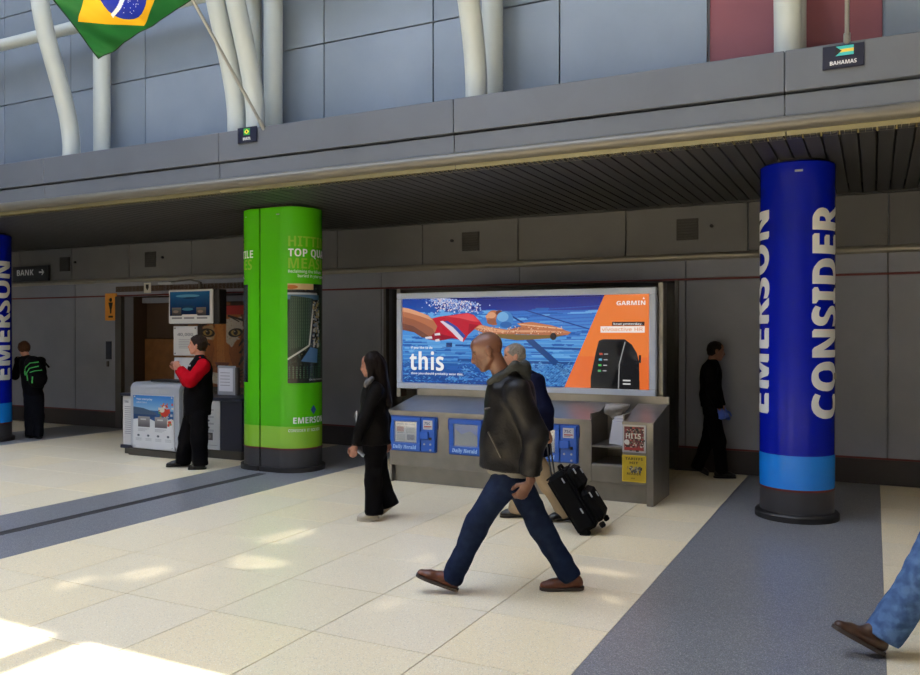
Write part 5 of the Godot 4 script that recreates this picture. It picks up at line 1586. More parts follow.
# shoe: h heel on its sole, toe tip on its sole, ankle joint
func shoe(parent: Node3D, h: Vector3, toe: Vector3, ankle: Vector3, upper: Material, sole: Material, cell: float, called := "shoe", high := 0.0):
	var d := (toe - h).normalized()
	var L := h.distance_to(toe)
	var n := (ankle - h)
	n = (n - d * n.dot(d)).normalized()
	var x := d.cross(n).normalized()
	var b := Blob.new(h.min(toe).min(ankle) - Vector3.ONE * 0.09, h.max(toe).max(ankle) + Vector3.ONE * 0.09, cell, 130.0)
	b.cap(h + d * 0.042 + n * 0.042, h + d * L * 0.42 + n * 0.046, 0.036, 0.042, 0.95, x)
	b.cap(h + d * L * 0.42 + n * 0.046, h + d * L * 0.70 + n * 0.034, 0.042, 0.045, 0.85, x)
	b.cap(h + d * L * 0.70 + n * 0.034, h + d * (L - 0.034) + n * 0.030, 0.045, 0.034, 0.8, x)
	b.cap(h + d * 0.05 + n * 0.06, ankle + n * high, 0.038, 0.042)
	b.cap(h + d * L * 0.5 + n * 0.05, ankle + d * 0.02 + n * (high - 0.01), 0.036, 0.040)
	b.cut(h + n * 0.016, -n)
	b.cut(ankle + n * (0.012 + high), n, 0.12)
	var m := MB.new()
	b.into(m)
	var o := put(m, called, upper, parent)
	var pts := PackedVector2Array()
	for k in 28:
		var a := TAU * k / 28
		var z := 0.5 - 0.5 * cos(a)
		var wd := 0.040 + 0.008 * sin(z * PI) + (0.006 if z > 0.55 and z < 0.85 else 0.0)
		if z < 0.12 or z > 0.88: wd *= sqrt(maxf(0.0, 1.0 - pow((absf(z - 0.5) - 0.38) / 0.12, 2.0)))
		pts.append(Vector2(wd * (1.0 if a < PI else -1.0), z * (L + 0.006) - 0.003))
	var clean := PackedVector2Array()
	for p in pts:
		if clean.size() == 0 or clean[-1].distance_to(p) > 0.001: clean.append(p)
	var sb := MB.new()
	sb.prism(clean, 0.020, h, Basis(x, d, n))
	put(sb, "sole", sole, o)
	return o

func cloth_noise(b: Blob, seed_: int, freq: float, amp: float, warp := Vector3.ONE):
	b.noise = FastNoiseLite.new()
	b.noise.seed = seed_; b.noise.frequency = freq; b.noise.fractal_octaves = 2
	b.amp = amp; b.warp = warp

func bounds(ps: Array, m: float) -> Array:
	var lo: Vector3 = ps[0]; var hi: Vector3 = ps[0]
	for p in ps: lo = lo.min(p); hi = hi.max(p)
	return [lo - Vector3.ONE * m, hi + Vector3.ONE * m]

# one walker or stander. j holds joints: head, neck, chest, waist, hip, then [near, far] pairs for sh, el, wr, hp, kn, an
func figure(t: Node3D, j: Dictionary, o: Dictionary):
	var s: float = o.get("s", 1.0)
	var cell: float = o.get("cell", 0.014)
	var side: Vector3 = (j.sh[1] - j.sh[0]).normalized()
	# skin: one body under the clothes, with its head and hands
	var body := MB.new()
	var bb := bounds([j.head, j.chest, j.hip, j.sh[0], j.sh[1], j.el[0], j.el[1], j.wr[0], j.wr[1], j.kn[0], j.kn[1], j.an[0], j.an[1]], 0.14)
	var b := Blob.new(bb[0], bb[1], 0.022, 60.0)
	b.cap(j.chest, j.waist, 0.11 * s, 0.09 * s, 0.7, side); b.cap(j.waist, j.hip, 0.09 * s, 0.10 * s, 0.7, side); b.cap(j.neck, j.chest, 0.05 * s, 0.08 * s); b.cap(j.sh[0], j.sh[1], 0.045 * s, 0.045 * s)
	for i in 2:
		b.cap(j.sh[i], j.el[i], 0.04 * s, 0.032 * s); b.cap(j.el[i], j.wr[i], 0.032 * s, 0.026 * s)
		b.cap(j.hp[i], j.kn[i], 0.06 * s, 0.042 * s); b.cap(j.kn[i], j.an[i], 0.042 * s, 0.030 * s)
	var skin: Color = o.skin
	b.into(body, func(_p): return skin)
	head(body, j.head, o.face, o.get("crown", UP), o.get("hs", 0.97) * s, skin, o.get("hcell", 0.007), j.neck.lerp(j.chest, 0.25), o.get("beard", 0.0))
	for i in 2:
		var hd: Array = o.hands[i]
		hand(body, j.wr[i], hd[0], hd[1], hd[2], hd[3], hd[4] if hd.size() > 4 else skin, o.get("fcell", 0.005), s)
	var sm := mat(Color(1, 1, 1), 0.45)
	sm.vertex_color_use_as_albedo = true
	put(body, "body", sm, t)
	# top garment
	var g: Array = o.get("torso", [0.17, 0.165, 0.165, 0.72])
	var tb := bounds([j.neck, j.chest, j.waist, j.hip, j.sh[0], j.sh[1], j.el[0], j.el[1], j.wr[0], j.wr[1], j.hem], 0.22)
	b = Blob.new(tb[0], tb[1], cell, 55.0)
	b.cap(j.chest, j.waist, g[0] * s, g[1] * s, g[3], side)
	b.cap(j.waist, j.hem, g[1] * s, g[2] * s, g[3], side)
	b.cap(j.sh[0].lerp(j.sh[1], 0.08), j.sh[1].lerp(j.sh[0], 0.08), 0.062 * s, 0.062 * s)
	b.cap(j.neck.lerp(j.chest, 0.1), j.chest, 0.062 * s, 0.11 * s)
	var ar: Array = o.get("arm", [0.068, 0.058, 0.048])
	if not o.get("sleeves_apart", false):
		for i in 2:
			b.cap(j.sh[i], j.el[i], ar[0] * s, ar[1] * s); b.cap(j.el[i], j.wr[i], ar[1] * s, ar[2] * s)
			b.cut(j.wr[i] - (j.wr[i] - j.el[i]).normalized() * 0.006, j.wr[i] - j.el[i], 0.10)
	b.cut(j.hem, o.get("hem_n", j.hem - j.waist), 0.45)
	b.cut(j.neck.lerp(j.head, 0.22), j.head - j.neck, 0.14)
	cloth_noise(b, o.get("seed", 1), o.get("fold_f", 5.0), o.get("fold", 0.012))
	var gm := MB.new()
	b.into(gm)
	put(gm, o.top_name, o.top, t)
	if o.get("sleeves_apart", false):
		for i in 2:
			var q := bounds([j.sh[i], j.el[i], j.wr[i]], 0.12)
			b = Blob.new(q[0], q[1], cell, 70.0)
			b.cap(j.sh[i], j.el[i], ar[0] * s, ar[1] * s); b.cap(j.el[i], j.wr[i], ar[1] * s, ar[2] * s)
			b.cut(j.wr[i] - (j.wr[i] - j.el[i]).normalized() * 0.006, j.wr[i] - j.el[i], 0.10)
			cloth_noise(b, 4 + i, 7.0, 0.014)
			var sl := MB.new()
			b.into(sl)
			put(sl, "sleeve", o.sleeve, t)
	# trousers
	var lg: Array = o.get("leg", [0.095, 0.074, 0.068])
	var pb := bounds([j.hip, j.hp[0], j.hp[1], j.kn[0], j.kn[1], j.an[0], j.an[1]], 0.18)
	b = Blob.new(pb[0], pb[1], cell, 60.0)
	b.cap(j.hip, j.hp[0].lerp(j.hp[1], 0.5), o.get("seat", 0.135) * s, o.get("seat", 0.135) * s, 0.85, side)
	for i in 2:
		b.cap(j.hp[i], j.kn[i], lg[0] * s, lg[1] * s); b.cap(j.kn[i], j.an[i], lg[1] * s, lg[2] * s)
		b.cut(j.an[i] + (j.an[i] - j.kn[i]).normalized() * 0.035, j.an[i] - j.kn[i], 0.13)
	cloth_noise(b, 9 + int(o.get("seed", 1)), 6.0, o.get("crease", 0.010))
	gm = MB.new()
	b.into(gm)
	put(gm, "trousers", o.legs, t)

func short_hair(t: Node3D, c: Vector3, f: Vector3, u0: Vector3, s: float, m: Material, front := 0.075, nape := -0.07, thick := 0.010):
	f = f.normalized()
	var r := f.cross(u0).normalized()
	var u := r.cross(f).normalized()
	var bs := Basis(r, u, f)
	var b := Blob.new(c - Vector3.ONE * 0.16, c + Vector3.ONE * 0.17, 0.008, 95.0)
	b.ell(c + bs * Vector3(0, 0.030, -0.014) * s, Vector3(0.078 + thick, 0.090 + thick, 0.100 + thick) * s, bs)
	b.ell(c + bs * Vector3(0, -0.01, -0.03) * s, Vector3(0.070 + thick * 0.6, 0.08, 0.075 + thick * 0.5) * s, bs)
	# keep what lies behind the hair line, from the forehead past the ear to the nape
	var a := Vector3(0, front, 0.075); var e := Vector3(0, nape, -0.045)
	var dl := e - a
	b.cut(c + bs * a * s, bs * Vector3(0, dl.z, -dl.y))
	cloth_noise(b, 5, 40.0, 0.010)
	var m2 := MB.new()
	b.into(m2)
	put(m2, "hair", m, t)

var pT := 5.0
var pB := Vector3.ZERO
func pj(x: float, y: float, off := 0.0) -> Vector3: return at_depth(x, y, pT + off) - pB

func build_people():
	var leather := mat(Color8(19, 18, 19), 0.36, 0.0, noise_tex(70, 0.03, Color8(225, 222, 220), Color8(255, 255, 255)), 2.0, bump_tex(71, 0.08, 3.0), 0.25)
	leather.metallic_specular = 0.3
	var denim := mat(Color8(30, 40, 64), 0.8, 0.0, noise_tex(72, 0.02, Color8(196, 200, 210), Color8(255, 255, 255), 256, 4, 1.8), 2.2, bump_tex(73, 0.2, 3.0), 0.4)
	var denim_l := mat(Color8(88, 116, 158), 0.8, 0.0, noise_tex(74, 0.02, Color8(170, 178, 190), Color8(255, 255, 255), 256, 4, 2.2), 2.2, bump_tex(73, 0.2, 3.0), 0.4)
	var cloth_bump := bump_tex(75, 0.06, 4.0)
	var black_cloth := mat(Color8(12, 11, 13), 0.75, 0.0, null, 3.0, cloth_bump, 0.4)
	var black_soft := mat(Color8(16, 15, 16), 0.55, 0.0, null, 3.0, cloth_bump, 0.6)
	var navy_cloth := mat(Color8(12, 15, 36), 0.7, 0.0, null, 3.0, cloth_bump, 0.5)
	var khaki := mat(Color8(150, 128, 98), 0.8, 0.0, null, 3.0, cloth_bump, 0.5)
	var red_cloth := mat(Color8(158, 8, 24), 0.75, 0.0, null, 3.0, cloth_bump, 0.5)
	for m in [black_cloth, black_soft, navy_cloth, denim, denim_l, red_cloth]: m.metallic_specular = 0.15
	var brown_leather := mat(Color8(104, 52, 28), 0.34, 0.0, noise_tex(76, 0.03, Color8(180, 170, 160), Color8(255, 255, 255)), 4.0)
	var boot_leather := mat(Color8(72, 48, 36), 0.4, 0.0, noise_tex(77, 0.03, Color8(180, 170, 160), Color8(255, 255, 255)), 4.0)
	var black_shoe := mat(Color8(13, 12, 13), 0.35)
	var cream_shoe := mat(Color8(176, 166, 150), 0.5)
	var sole_d := mat(Color8(58, 48, 42), 0.6)
	var hair_black := mat(Color8(18, 13, 12), 0.5)
	var hair_brown := mat(Color8(40, 30, 25), 0.55)
	var hair_auburn := mat(Color8(70, 44, 28), 0.6)
	var dark_trousers := mat(Color8(13, 14, 20), 0.8)
	for m in [hair_black, hair_brown, hair_auburn, dark_trousers]: m.metallic_specular = 0.2

	# --- the man in the leather jacket, striding past
	pT = 5.55
	pB = on_ground(508, 590)
	var t := thing("person", "person in a black leather jacket and blue jeans striding past with brown shoes", "person", pB)
	var face := (-RT * 0.93 - UP * 0.36 + AW * 0.05)
	var j := {"head": pj(487, 351), "neck": pj(501, 371), "chest": pj(510, 397), "waist": pj(511, 440), "hip": pj(511, 472), "hem": pj(511, 468),
		"sh": [pj(517, 391, -0.185), pj(514, 389, 0.185)], "el": [pj(535, 437, -0.26), pj(508, 432, 0.25)], "wr": [pj(529, 484, -0.27), pj(503, 452, 0.20)],
		"hp": [pj(508, 476, -0.085), pj(515, 476, 0.085)], "kn": [pj(478, 522, -0.06), pj(541, 527, 0.06)], "an": [pj(453, 577, -0.03), pj(569, 575, 0.03)]}
	var hem_n := -UP - RT * 0.06
	figure(t, j, {"cell": 0.0105, "hcell": 0.0048, "fcell": 0.0038, "skin": lin(94, 60, 44), "face": face, "crown": UP, "hs": 1.04, "beard": 0.25,
		"hands": [[-UP * 0.8 - RT * 0.55, -RT * 0.3 + AW * 0.9, false, 0.55], [-UP * 0.6 - RT * 0.8, -AW, true, 0.5]],
		"torso": [0.185, 0.215, 0.235, 0.93], "arm": [0.085, 0.074, 0.060], "top": leather, "top_name": "jacket", "hem_n": hem_n, "fold": 0.014, "fold_f": 4.0, "seed": 11,
		"legs": denim, "leg": [0.100, 0.080, 0.074], "seat": 0.150})
	shoe(t, pj(457.5, 591.8, -0.03), pj(416, 576, -0.03), pj(452, 577, -0.03), brown_leather, sole_d, 0.0065)
	shoe(t, pj(584, 589.4, 0.03), pj(540, 590.1, 0.03), pj(573, 576, 0.03), brown_leather, sole_d, 0.0065)
	# hood of the sweatshirt lying on the collar
	var hb := Blob.new(pj(480, 395, 0) - Vector3.ONE * 0.22, pj(530, 355, 0) + Vector3.ONE * 0.22, 0.009, 70.0)
	for k in [-1.0, 1.0]:
		hb.cap(pj(489, 383, 0.07 * k), pj(499, 377, 0.095 * k), 0.015, 0.021)
		hb.cap(pj(499, 377, 0.095 * k), pj(514, 367, 0.10 * k), 0.021, 0.027)
		hb.cap(pj(514, 367, 0.10 * k), pj(524, 368, 0.05 * k), 0.027, 0.032)
	hb.cap(pj(524, 367, 0.06), pj(524, 367, -0.06), 0.036, 0.036)
	hb.cap(pj(522, 371, 0.05), pj(524, 380, -0.05), 0.045, 0.045)
	hb.carve(pj(507, 360, 0.0), Vector3(0.07, 0.05, 0.07))
	cloth_noise(hb, 21, 9.0, 0.014)
	var hm := MB.new()
	hb.into(hm)
	put(hm, "hood", mat(Color8(38, 40, 39), 0.85, 0.0, null, 3.0, cloth_bump, 0.5), t, "grey sweatshirt hood")
	# pale shirt hem between jacket and jeans, jacket trimmings
	var sb := Blob.new(pj(511, 478, 0) - Vector3.ONE * 0.3, pj(511, 460, 0) + Vector3.ONE * 0.3, 0.012, 60.0)
	sb.cap(pj(511, 462), pj(511, 478), 0.195, 0.185, 0.86, AW)
	sb.cut(pj(511, 474.0), hem_n); sb.cut(pj(511, 464), -hem_n)
	var sbm := MB.new()
	sb.into(sbm)
	put(sbm, "shirt_hem", mat(Color8(120, 118, 112), 0.85), t)
	for q in [[484, 409, 490, 408, -0.20], [488, 432, 501, 458, -0.215]]:
		var zp := MB.new()
		zp.tube([pj(q[0], q[1], q[4]), pj((q[0] + q[2]) * 0.5, (q[1] + q[3]) * 0.5, q[4] - 0.008), pj(q[2], q[3], q[4])], 0.005, 6)
		put(zp, "zip", M.steel_dark, t)

	# --- the man behind him, pulling the case
	pT = 7.68
	pB = on_ground(532, 524)
	t = thing("person", "person in a navy jacket and khaki trousers pulling a black suitcase", "person", pB)
	j = {"head": pj(514, 356), "neck": pj(521, 370), "chest": pj(529, 388), "waist": pj(532, 428), "hip": pj(533, 452), "hem": pj(533, 455),
		"sh": [pj(537, 382, -0.18), pj(530, 382, 0.18)], "el": [pj(546, 411, -0.24), pj(520, 412, 0.25)], "wr": [pj(547.5, 431, -0.22), pj(508, 432, 0.24)],
		"hp": [pj(531, 454, -0.08), pj(534, 454, 0.08)], "kn": [pj(550, 486, -0.08), pj(522, 486, 0.08)], "an": [pj(566, 512, -0.08), pj(517, 509, 0.10)]}
	figure(t, j, {"cell": 0.014, "hcell": 0.007, "fcell": 0.005, "skin": lin(160, 112, 90), "face": -RT * 0.98 - UP * 0.15, "hs": 0.95,
		"hands": [[-UP * 0.9 + RT * 0.25, AW * 0.6 - RT * 0.7, false, 0.85], [-UP, -AW, true, 0.5]],
		"torso": [0.16, 0.18, 0.19, 0.85], "arm": [0.075, 0.066, 0.055], "top": navy_cloth, "top_name": "jacket", "hem_n": -UP, "seed": 13, "legs": khaki, "leg": [0.098, 0.084, 0.084]})
	short_hair(t, j.head, -RT * 0.98 - UP * 0.15, UP, 0.95, mat(Color8(110, 102, 94), 0.7), 0.055, -0.06, 0.004)
	shoe(t, pj(524, 516.5, 0.10), pj(500, 517.2, 0.10), pj(519, 510, 0.10), black_shoe, black_shoe, 0.009)
	shoe(t, pj(575, 518.5, -0.08), pj(547, 521.5, -0.08), pj(568, 512, -0.08), black_shoe, black_shoe, 0.009)

	# --- his case, tilted on its wheels
	suitcase()

	# --- the woman in black
	pT = 7.72
	pB = on_ground(372, 519)
	t = thing("person", "person with long dark hair in a black jacket and black flared trousers", "person", pB)
	face = -RT * 0.96 + AW * 0.25 - UP * 0.1
	j = {"head": pj(371, 365), "neck": pj(375, 379), "chest": pj(375, 396), "waist": pj(374, 424), "hip": pj(375, 444), "hem": pj(375, 444),
		"sh": [pj(376, 390, -0.16), pj(374, 389, 0.16)], "el": [pj(364, 420, -0.20), pj(384, 419, 0.21)], "wr": [pj(355, 446, -0.20), pj(386, 439, 0.20)],
		"hp": [pj(374, 449, -0.07), pj(376, 449, 0.07)], "kn": [pj(373, 482, -0.07), pj(382, 482, 0.07)], "an": [pj(374, 511, -0.07), pj(389, 503, 0.07)]}
	figure(t, j, {"s": 0.94, "cell": 0.014, "hcell": 0.007, "fcell": 0.005, "skin": lin(140, 96, 78), "face": face, "hs": 0.97,
		"hands": [[-UP * 0.9 - RT * 0.2, AW * 0.9, false, 0.7], [-UP * 0.9 + RT * 0.2, -AW * 0.9, true, 0.5]],
		"torso": [0.155, 0.15, 0.17, 0.92], "arm": [0.068, 0.060, 0.050], "top": black_soft, "top_name": "jacket", "hem_n": -UP, "seed": 17, "legs": black_cloth, "leg": [0.098, 0.076, 0.096]})
	shoe(t, pj(379, 519.5, -0.07), pj(357, 520.5, -0.07), pj(374, 511, -0.07), cream_shoe, cream_shoe, 0.009)
	shoe(t, pj(396, 504, 0.07), pj(381, 515.5, 0.07), pj(390, 502, 0.07), cream_shoe, mat(Color8(150, 130, 104), 0.6), 0.009)
	var lh := Blob.new(pj(355, 425, 0) - Vector3.ONE * 0.2, pj(395, 345, 0) + Vector3.ONE * 0.2, 0.012, 70.0)
	lh.ell(pj(373, 363), Vector3(0.098, 0.115, 0.098)); lh.cap(pj(379, 366), pj(382, 388), 0.085, 0.085, 0.8, AW)
	lh.cap(pj(382, 386), pj(388, 404, -0.03), 0.085, 0.050, 0.8, AW); lh.cap(pj(372, 368, -0.075), pj(370, 384, -0.10), 0.035, 0.028)
	lh.cut(pj(366.5, 352), face + UP * 0.25, 0.16)
	lh.carve(pj(360, 368, 0.0), Vector3(0.085, 0.10, 0.085))
	cloth_noise(lh, 31, 14.0, 0.010, Vector3(1, 0.3, 1))
	var lm := MB.new()
	lh.into(lm)
	put(lm, "hair", hair_black, t, "long dark hair")
	var cl := MB.new()
	cl.tube([pj(365, 386, -0.17), pj(368, 382, -0.20), pj(373, 378, -0.16)], [0.02, 0.03, 0.02], 10)
	put(cl, "collar", mat(Color8(60, 60, 64), 0.4), t, "grey quilted collar")
	put(mbox(pj(356.5, 417, -0.14), Vector3(0.012, 0.11, 0.07), 0.004, Basis(UP, 0.6)), "badge", M.white, t, "white badge")
	var ph := thing("phone", "pale slim phone in the hand of the woman in black", "phone", at_depth(361, 453.5, pT - 0.22))
	put(mbox(Vector3.ZERO, Vector3(0.075, 0.008, 0.14), 0.003, Basis(AW, 0.0) * Basis(RT, RT.cross(AW) * -1.0, AW) * Basis(Vector3(0, 0, 1), 0.75)), "case", M.white, ph)

	# --- the man with red sleeves at the desk
	pT = 10.6
	pB = on_ground(192, 468)
	t = thing("person", "person in a black vest with red sleeves holding their hands together at the desk", "person", pB)
	face = -RT * 0.98 + UP * 0.05
	j = {"head": pj(197.5, 345), "neck": pj(200, 356), "chest": pj(200, 371), "waist": pj(198, 396), "hip": pj(197, 411), "hem": pj(197, 415),
		"sh": [pj(203, 366, -0.19), pj(199, 366, 0.19)], "el": [pj(190, 381.5, -0.25), pj(187, 381, 0.24)], "wr": [pj(180, 369, -0.09), pj(179, 369, 0.09)],
		"hp": [pj(199, 414, -0.09), pj(193, 414, 0.09)], "kn": [pj(199, 439, -0.10), pj(187, 438, 0.10)], "an": [pj(200, 463, -0.10), pj(183, 461, 0.12)]}
	figure(t, j, {"s": 1.03, "cell": 0.016, "hcell": 0.0085, "fcell": 0.006, "skin": lin(166, 112, 92), "face": face, "hs": 1.0,
		"hands": [[UP * 0.8 - RT * 0.6, AW, true, 0.7], [UP * 0.8 - RT * 0.6, -AW, false, 0.7]],
		"torso": [0.18, 0.20, 0.195, 0.85], "arm": [0.090, 0.074, 0.060], "top": black_cloth, "top_name": "vest", "hem_n": -UP, "seed": 19, "sleeves_apart": true, "sleeve": red_cloth, "legs": black_cloth, "leg": [0.115, 0.10, 0.098]})
	short_hair(t, j.head, face, UP, 1.03, hair_brown, 0.065, -0.075, 0.012)
	shoe(t, pj(206, 469, -0.10), pj(188, 469.6, -0.10), pj(201, 462, -0.10), black_shoe, black_shoe, 0.011)
	shoe(t, pj(188, 465.5, 0.10), pj(166, 467, 0.10), pj(184, 459, 0.10), black_shoe, black_shoe, 0.011)
	var co := MB.new()
	co.tube([pj(194, 361, -0.05), pj(200, 358, -0.075), pj(205, 357, 0.0), pj(200, 358, 0.075), pj(194, 361, 0.05)], 0.018, 8)
	put(co, "collar", red_cloth, t, "red collar")
	put(mbox(pj(189.5, 365.5, -0.15), Vector3(0.03, 0.02, 0.01), 0.002), "pin", M.white, t)

	# --- the person with the backpack at the far wall
	pT = 13.6
	pB = on_ground(34, 438)
	t = thing("person", "person in dark clothes leaning forward by the grey wall with a striped backpack", "person", pB)
	face = AW * 0.75 - RT * 0.6 - UP * 0.35
	j = {"head": pj(24, 349, 0.12), "neck": pj(26, 357, 0.08), "chest": pj(29, 366, 0.04), "waist": pj(32, 384), "hip": pj(33, 394), "hem": pj(33, 396),
		"sh": [pj(41, 361, -0.02), pj(19, 360, 0.10)], "el": [pj(43, 378, 0.04), pj(15, 376, 0.16)], "wr": [pj(40, 388, 0.2), pj(13, 372, 0.34)],
		"hp": [pj(37, 395), pj(30, 395)], "kn": [pj(38, 416, 0.02), pj(30, 416, 0.02)], "an": [pj(38, 435), pj(30, 434, 0.05)]}
	figure(t, j, {"cell": 0.018, "hcell": 0.010, "fcell": 0.007, "skin": lin(170, 120, 96), "face": face, "hs": 0.95,
		"hands": [[AW * 0.6 - UP * 0.7, -RT, true, 0.5], [AW * 0.8 - RT * 0.4, -UP, true, 0.5]],
		"torso": [0.17, 0.165, 0.17, 0.72], "top": black_cloth, "top_name": "jacket", "hem_n": -UP, "seed": 23, "legs": dark_trousers, "leg": [0.105, 0.085, 0.08]})
	short_hair(t, j.head, face, UP, 0.98, hair_auburn, 0.07, -0.08, 0.016)
	shoe(t, pj(40, 439, -0.05), pj(36, 437, 0.18), pj(38, 435), black_shoe, black_shoe, 0.012)
	shoe(t, pj(32, 438, 0.0), pj(27, 436.5, 0.22), pj(30, 434, 0.05), black_shoe, black_shoe, 0.012)
	var bc := at_depth(35, 371, pT - 0.17)
	var bp := thing("backpack", "black backpack with bright green curved stripes", "backpack", bc)
	var pk := Blob.new(Vector3.ONE * -0.4, Vector3.ONE * 0.4, 0.014, 55.0)
	var lean := (UP - RT * 0.32).normalized()
	pk.cap(lean * -0.13, lean * 0.12, 0.155, 0.135, 0.7, RT); pk.cap(lean * -0.12 - AW * 0.07, lean * 0.0 - AW * 0.07, 0.11, 0.10, 0.7, RT)
	var pkm := MB.new()
	pk.into(pkm)
	put(pkm, "bag", black_cloth, bp)
	var gr := mat(Color8(70, 190, 90), 0.5)
	for q in [[[-8.5, 4], [-7, -3], [-2, -8], [5, -9]], [[-3.5, 9], [-4.5, 2], [-1, -3], [6, -5]], [[-0.5, 1], [4, -0.5], [8.5, -1]], [[1.2, 11.5], [2.2, 8], [2.4, 5]]]:
		var path := []
		for p in q:
			var v2: Vector3 = RT * (p[0] / 60.3) - UP * (p[1] / 60.3)
			path.append(v2)
		var fin := []
		for i in path.size() - 1:
			for k in 5: fin.append(path[i].lerp(path[i + 1], k / 5.0))
		fin.append(path[-1])
		for i in fin.size():
			# lift the stripe on to the cloth by walking in from outside
			var p: Vector3 = fin[i] - AW * 0.3
			for it in 60:
				var g := ((p - pk.o) / pk.c)
				var id := (int(g.z + 0.5) * pk.ny + int(g.y + 0.5)) * pk.nx + int(g.x + 0.5)
				if pk.v[id] < 0.012: break
				p += AW * 0.006
			fin[i] = p
		var sm := MB.new()
		sm.tube(fin, 0.011, 8, true, 0.6)
		put(sm, "stripe", gr, bp, "bright green stripe")
	for k in [-0.09, 0.09]:
		var st := MB.new()
		st.tube([lean * 0.2 + RT * k + AW * 0.02, lean * 0.22 + RT * k + AW * 0.14, lean * 0.05 + RT * k * 1.4 + AW * 0.24], 0.018, 8)
		put(st, "strap", black_cloth, bp)

	# --- the person in the shade by the recess
	pT = 9.95
	pB = on_ground(714, 477.5)
	t = thing("person", "person in dark clothes with a blue glove walking in the shade along the wall", "person", pB)
	face = RT * 0.97 - UP * 0.12
	j = {"head": pj(716, 351), "neck": pj(712.5, 361), "chest": pj(711, 373), "waist": pj(711, 394), "hip": pj(712, 407), "hem": pj(712, 407),
		"sh": [pj(711, 370, -0.17), pj(712, 370, 0.17)], "el": [pj(712, 391, -0.21), pj(717, 391, 0.21)], "wr": [pj(720, 410, -0.20), pj(724, 410, 0.20)],
		"hp": [pj(712, 411, -0.08), pj(713, 411, 0.08)], "kn": [pj(719, 442, -0.08), pj(708, 442, 0.08)], "an": [pj(722, 471, -0.08), pj(697, 467, 0.08)]}
	figure(t, j, {"s": 0.97, "cell": 0.016, "hcell": 0.008, "fcell": 0.006, "skin": lin(120, 80, 60), "face": face, "hs": 0.98,
		"hands": [[-UP * 0.9 + RT * 0.3, AW, true, 0.5, lin(70, 100, 200)], [-UP * 0.9 + RT * 0.3, -AW, false, 0.5, lin(70, 100, 200)]],
		"torso": [0.155, 0.15, 0.155, 0.85], "top": black_cloth, "top_name": "shirt", "hem_n": -UP, "seed": 29, "legs": black_cloth, "leg": [0.098, 0.08, 0.075]})
	short_hair(t, j.head, face, UP, 0.96, hair_black, 0.07, -0.06, 0.004)
	shoe(t, pj(714, 477.8, -0.08), pj(736, 478.2, -0.08), pj(720, 471, -0.08), black_shoe, black_shoe, 0.011)
	shoe(t, pj(692, 468, 0.08), pj(708, 476, 0.08), pj(697, 465, 0.08), black_shoe, black_shoe, 0.011)

	# --- the walker at the edge of the picture
	pT = 4.46
	pB = on_ground(955, 656)
	t = thing("person", "person in light blue jeans and brown boots stepping over the dark floor band", "person", pB)
	face = -RT
	j = {"head": pj(958, 352), "neck": pj(966, 378), "chest": pj(970, 408), "waist": pj(968, 452), "hip": pj(966, 488), "hem": pj(965, 512),
		"sh": [pj(974, 398, -0.18), pj(970, 398, 0.18)], "el": [pj(975, 452, -0.25), pj(962, 452, 0.26)], "wr": [pj(952, 492, -0.27), pj(945, 490, 0.28)],
		"hp": [pj(964, 492, -0.085), pj(970, 492, 0.085)], "kn": [pj(931, 560, -0.06), pj(990, 570, 0.09)], "an": [pj(886, 633, -0.03), pj(1045, 625, 0.09)]}
	figure(t, j, {"cell": 0.0105, "hcell": 0.007, "fcell": 0.0045, "skin": lin(190, 140, 115), "face": face, "hs": 1.0,
		"hands": [[-UP * 0.9 - RT * 0.3, AW, false, 0.5], [-UP * 0.9 - RT * 0.3, -AW, true, 0.5]],
		"torso": [0.18, 0.20, 0.22, 0.88], "arm": [0.08, 0.07, 0.058], "top": mat(Color8(13, 16, 28), 0.6, 0.0, null, 3.0, cloth_bump, 0.5), "top_name": "jacket", "hem_n": -UP, "fold": 0.02, "seed": 37, "legs": denim_l, "leg": [0.105, 0.088, 0.098], "seat": 0.15, "crease": 0.014})
	short_hair(t, j.head, face, UP, 1.0, hair_brown, 0.07, -0.07, 0.012)
	shoe(t, pj(884, 656.5, -0.03), pj(833, 628, -0.03), pj(884, 631, -0.03), boot_leather, sole_d, 0.007, "boot", 0.03)
	shoe(t, pj(1058, 622, 0.09), pj(1022, 647, 0.09), pj(1042, 616, 0.09), boot_leather, sole_d, 0.009, "boot", 0.03)

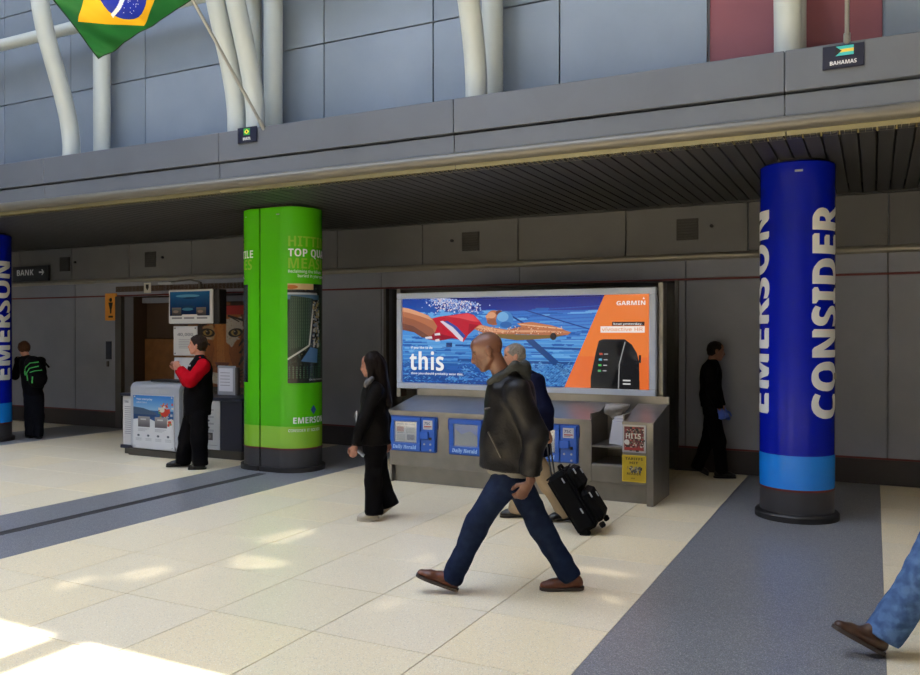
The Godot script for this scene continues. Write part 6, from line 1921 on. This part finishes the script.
func suitcase():
	var T := 7.25
	var c := at_depth(579, 497, T)
	var t := thing("suitcase", "black soft two-wheeled suitcase tilted behind the person in khaki", "suitcase", Vector3(c.x, 0, c.z))
	var o := Vector3(0, c.y, 0)
	var yaw := Basis(UP, -0.30)
	var R2 := yaw * RT
	var a := (UP * 0.84 - R2 * 0.54).normalized()       # towards the handle
	var b := (R2 * 0.84 + UP * 0.54).normalized()       # towards the pockets
	var w := a.cross(b).normalized()
	var bas := Basis(b, a, w)
	var cl := mat(Color8(11, 11, 12), 0.7, 0.0, null, 4.0, bump_tex(90, 0.1, 4.0), 0.5)
	var body := MB.new()
	body.box(o - b * 0.04, Vector3(0.19, 0.56, 0.36), 0.035, bas)
	put(body, "shell", cl, t)
	put(mbox(o + b * 0.085 - a * 0.11, Vector3(0.11, 0.30, 0.33), 0.04, bas), "lower_pocket", cl, t)
	put(mbox(o + b * 0.08 + a * 0.155, Vector3(0.09, 0.21, 0.32), 0.035, bas), "upper_pocket", cl, t)
	cl.metallic_specular = 0.2
	var trim := mat(Color8(9, 9, 10), 0.6)
	trim.metallic_specular = 0.2
	for s in [-1.0, 1.0]:
		var pp := MB.new()
		var x: float = -0.04 + 0.088 * s
		pp.tube([o + b * x + a * 0.272 + w * -0.16, o + b * x + a * 0.272 + w * 0.16], 0.007, 8)
		pp.tube([o + b * x + a * 0.25 + w * 0.178, o + b * x - a * 0.25 + w * 0.178], 0.007, 8)
		pp.tube([o + b * x + a * 0.25 - w * 0.178, o + b * x - a * 0.25 - w * 0.178], 0.007, 8)
		put(pp, "piping", trim, t)
	# pull rods to the hand
	var grip := at_depth(548, 440, 7.42) - Vector3(c.x, 0, c.z)
	var top := o - b * 0.10 + a * 0.27
	for s in [-0.07, 0.07]:
		var rd := MB.new()
		rd.tube([top + w * s, grip + w * s], 0.008, 8)
		put(rd, "pull_rod", M.black, t)
	var gb := MB.new()
	gb.tube([grip - w * 0.085, grip + w * 0.085], 0.014, 10)
	put(gb, "grip", M.black, t)
	var hd := MB.new()
	hd.tube([o + a * 0.27 - w * 0.08, o + a * 0.315 - w * 0.05, o + a * 0.315 + w * 0.05, o + a * 0.27 + w * 0.08], 0.014, 8)
	put(hd, "top_handle", trim, t)
	# wheels and feet
	for s in [-1.0, 1.0]:
		var h: Vector3 = o - a * 0.27 - b * 0.09 + w * 0.14 * s
		put(mbox(h - a * 0.01, Vector3(0.09, 0.07, 0.06), 0.012, bas), "wheel_housing", trim, t)
		var wc: Vector3 = h - a * 0.03 - b * 0.02
		wc.y = 0.036
		var wh := MB.new()
		wh.tube([wc - w * 0.016, wc + w * 0.016], 0.035, 16)
		put(wh, "wheel", M.black, t)
		put(mbox(o - a * 0.29 + b * 0.08 + w * 0.13 * s, Vector3(0.05, 0.05, 0.04), 0.01, bas), "foot", trim, t)
	for q in [[0.14, -0.02, 0.17], [0.128, 0.22, 0.165], [0.0, 0.2, 0.183], [0.0, -0.1, 0.183], [0.145, -0.06, -0.05], [0.13, 0.18, -0.08]]:
		put(mbox(o + b * q[0] + a * q[1] - w * q[2], Vector3(0.012, 0.05, 0.012), 0.003, bas), "zip_pull", M.alu, t)
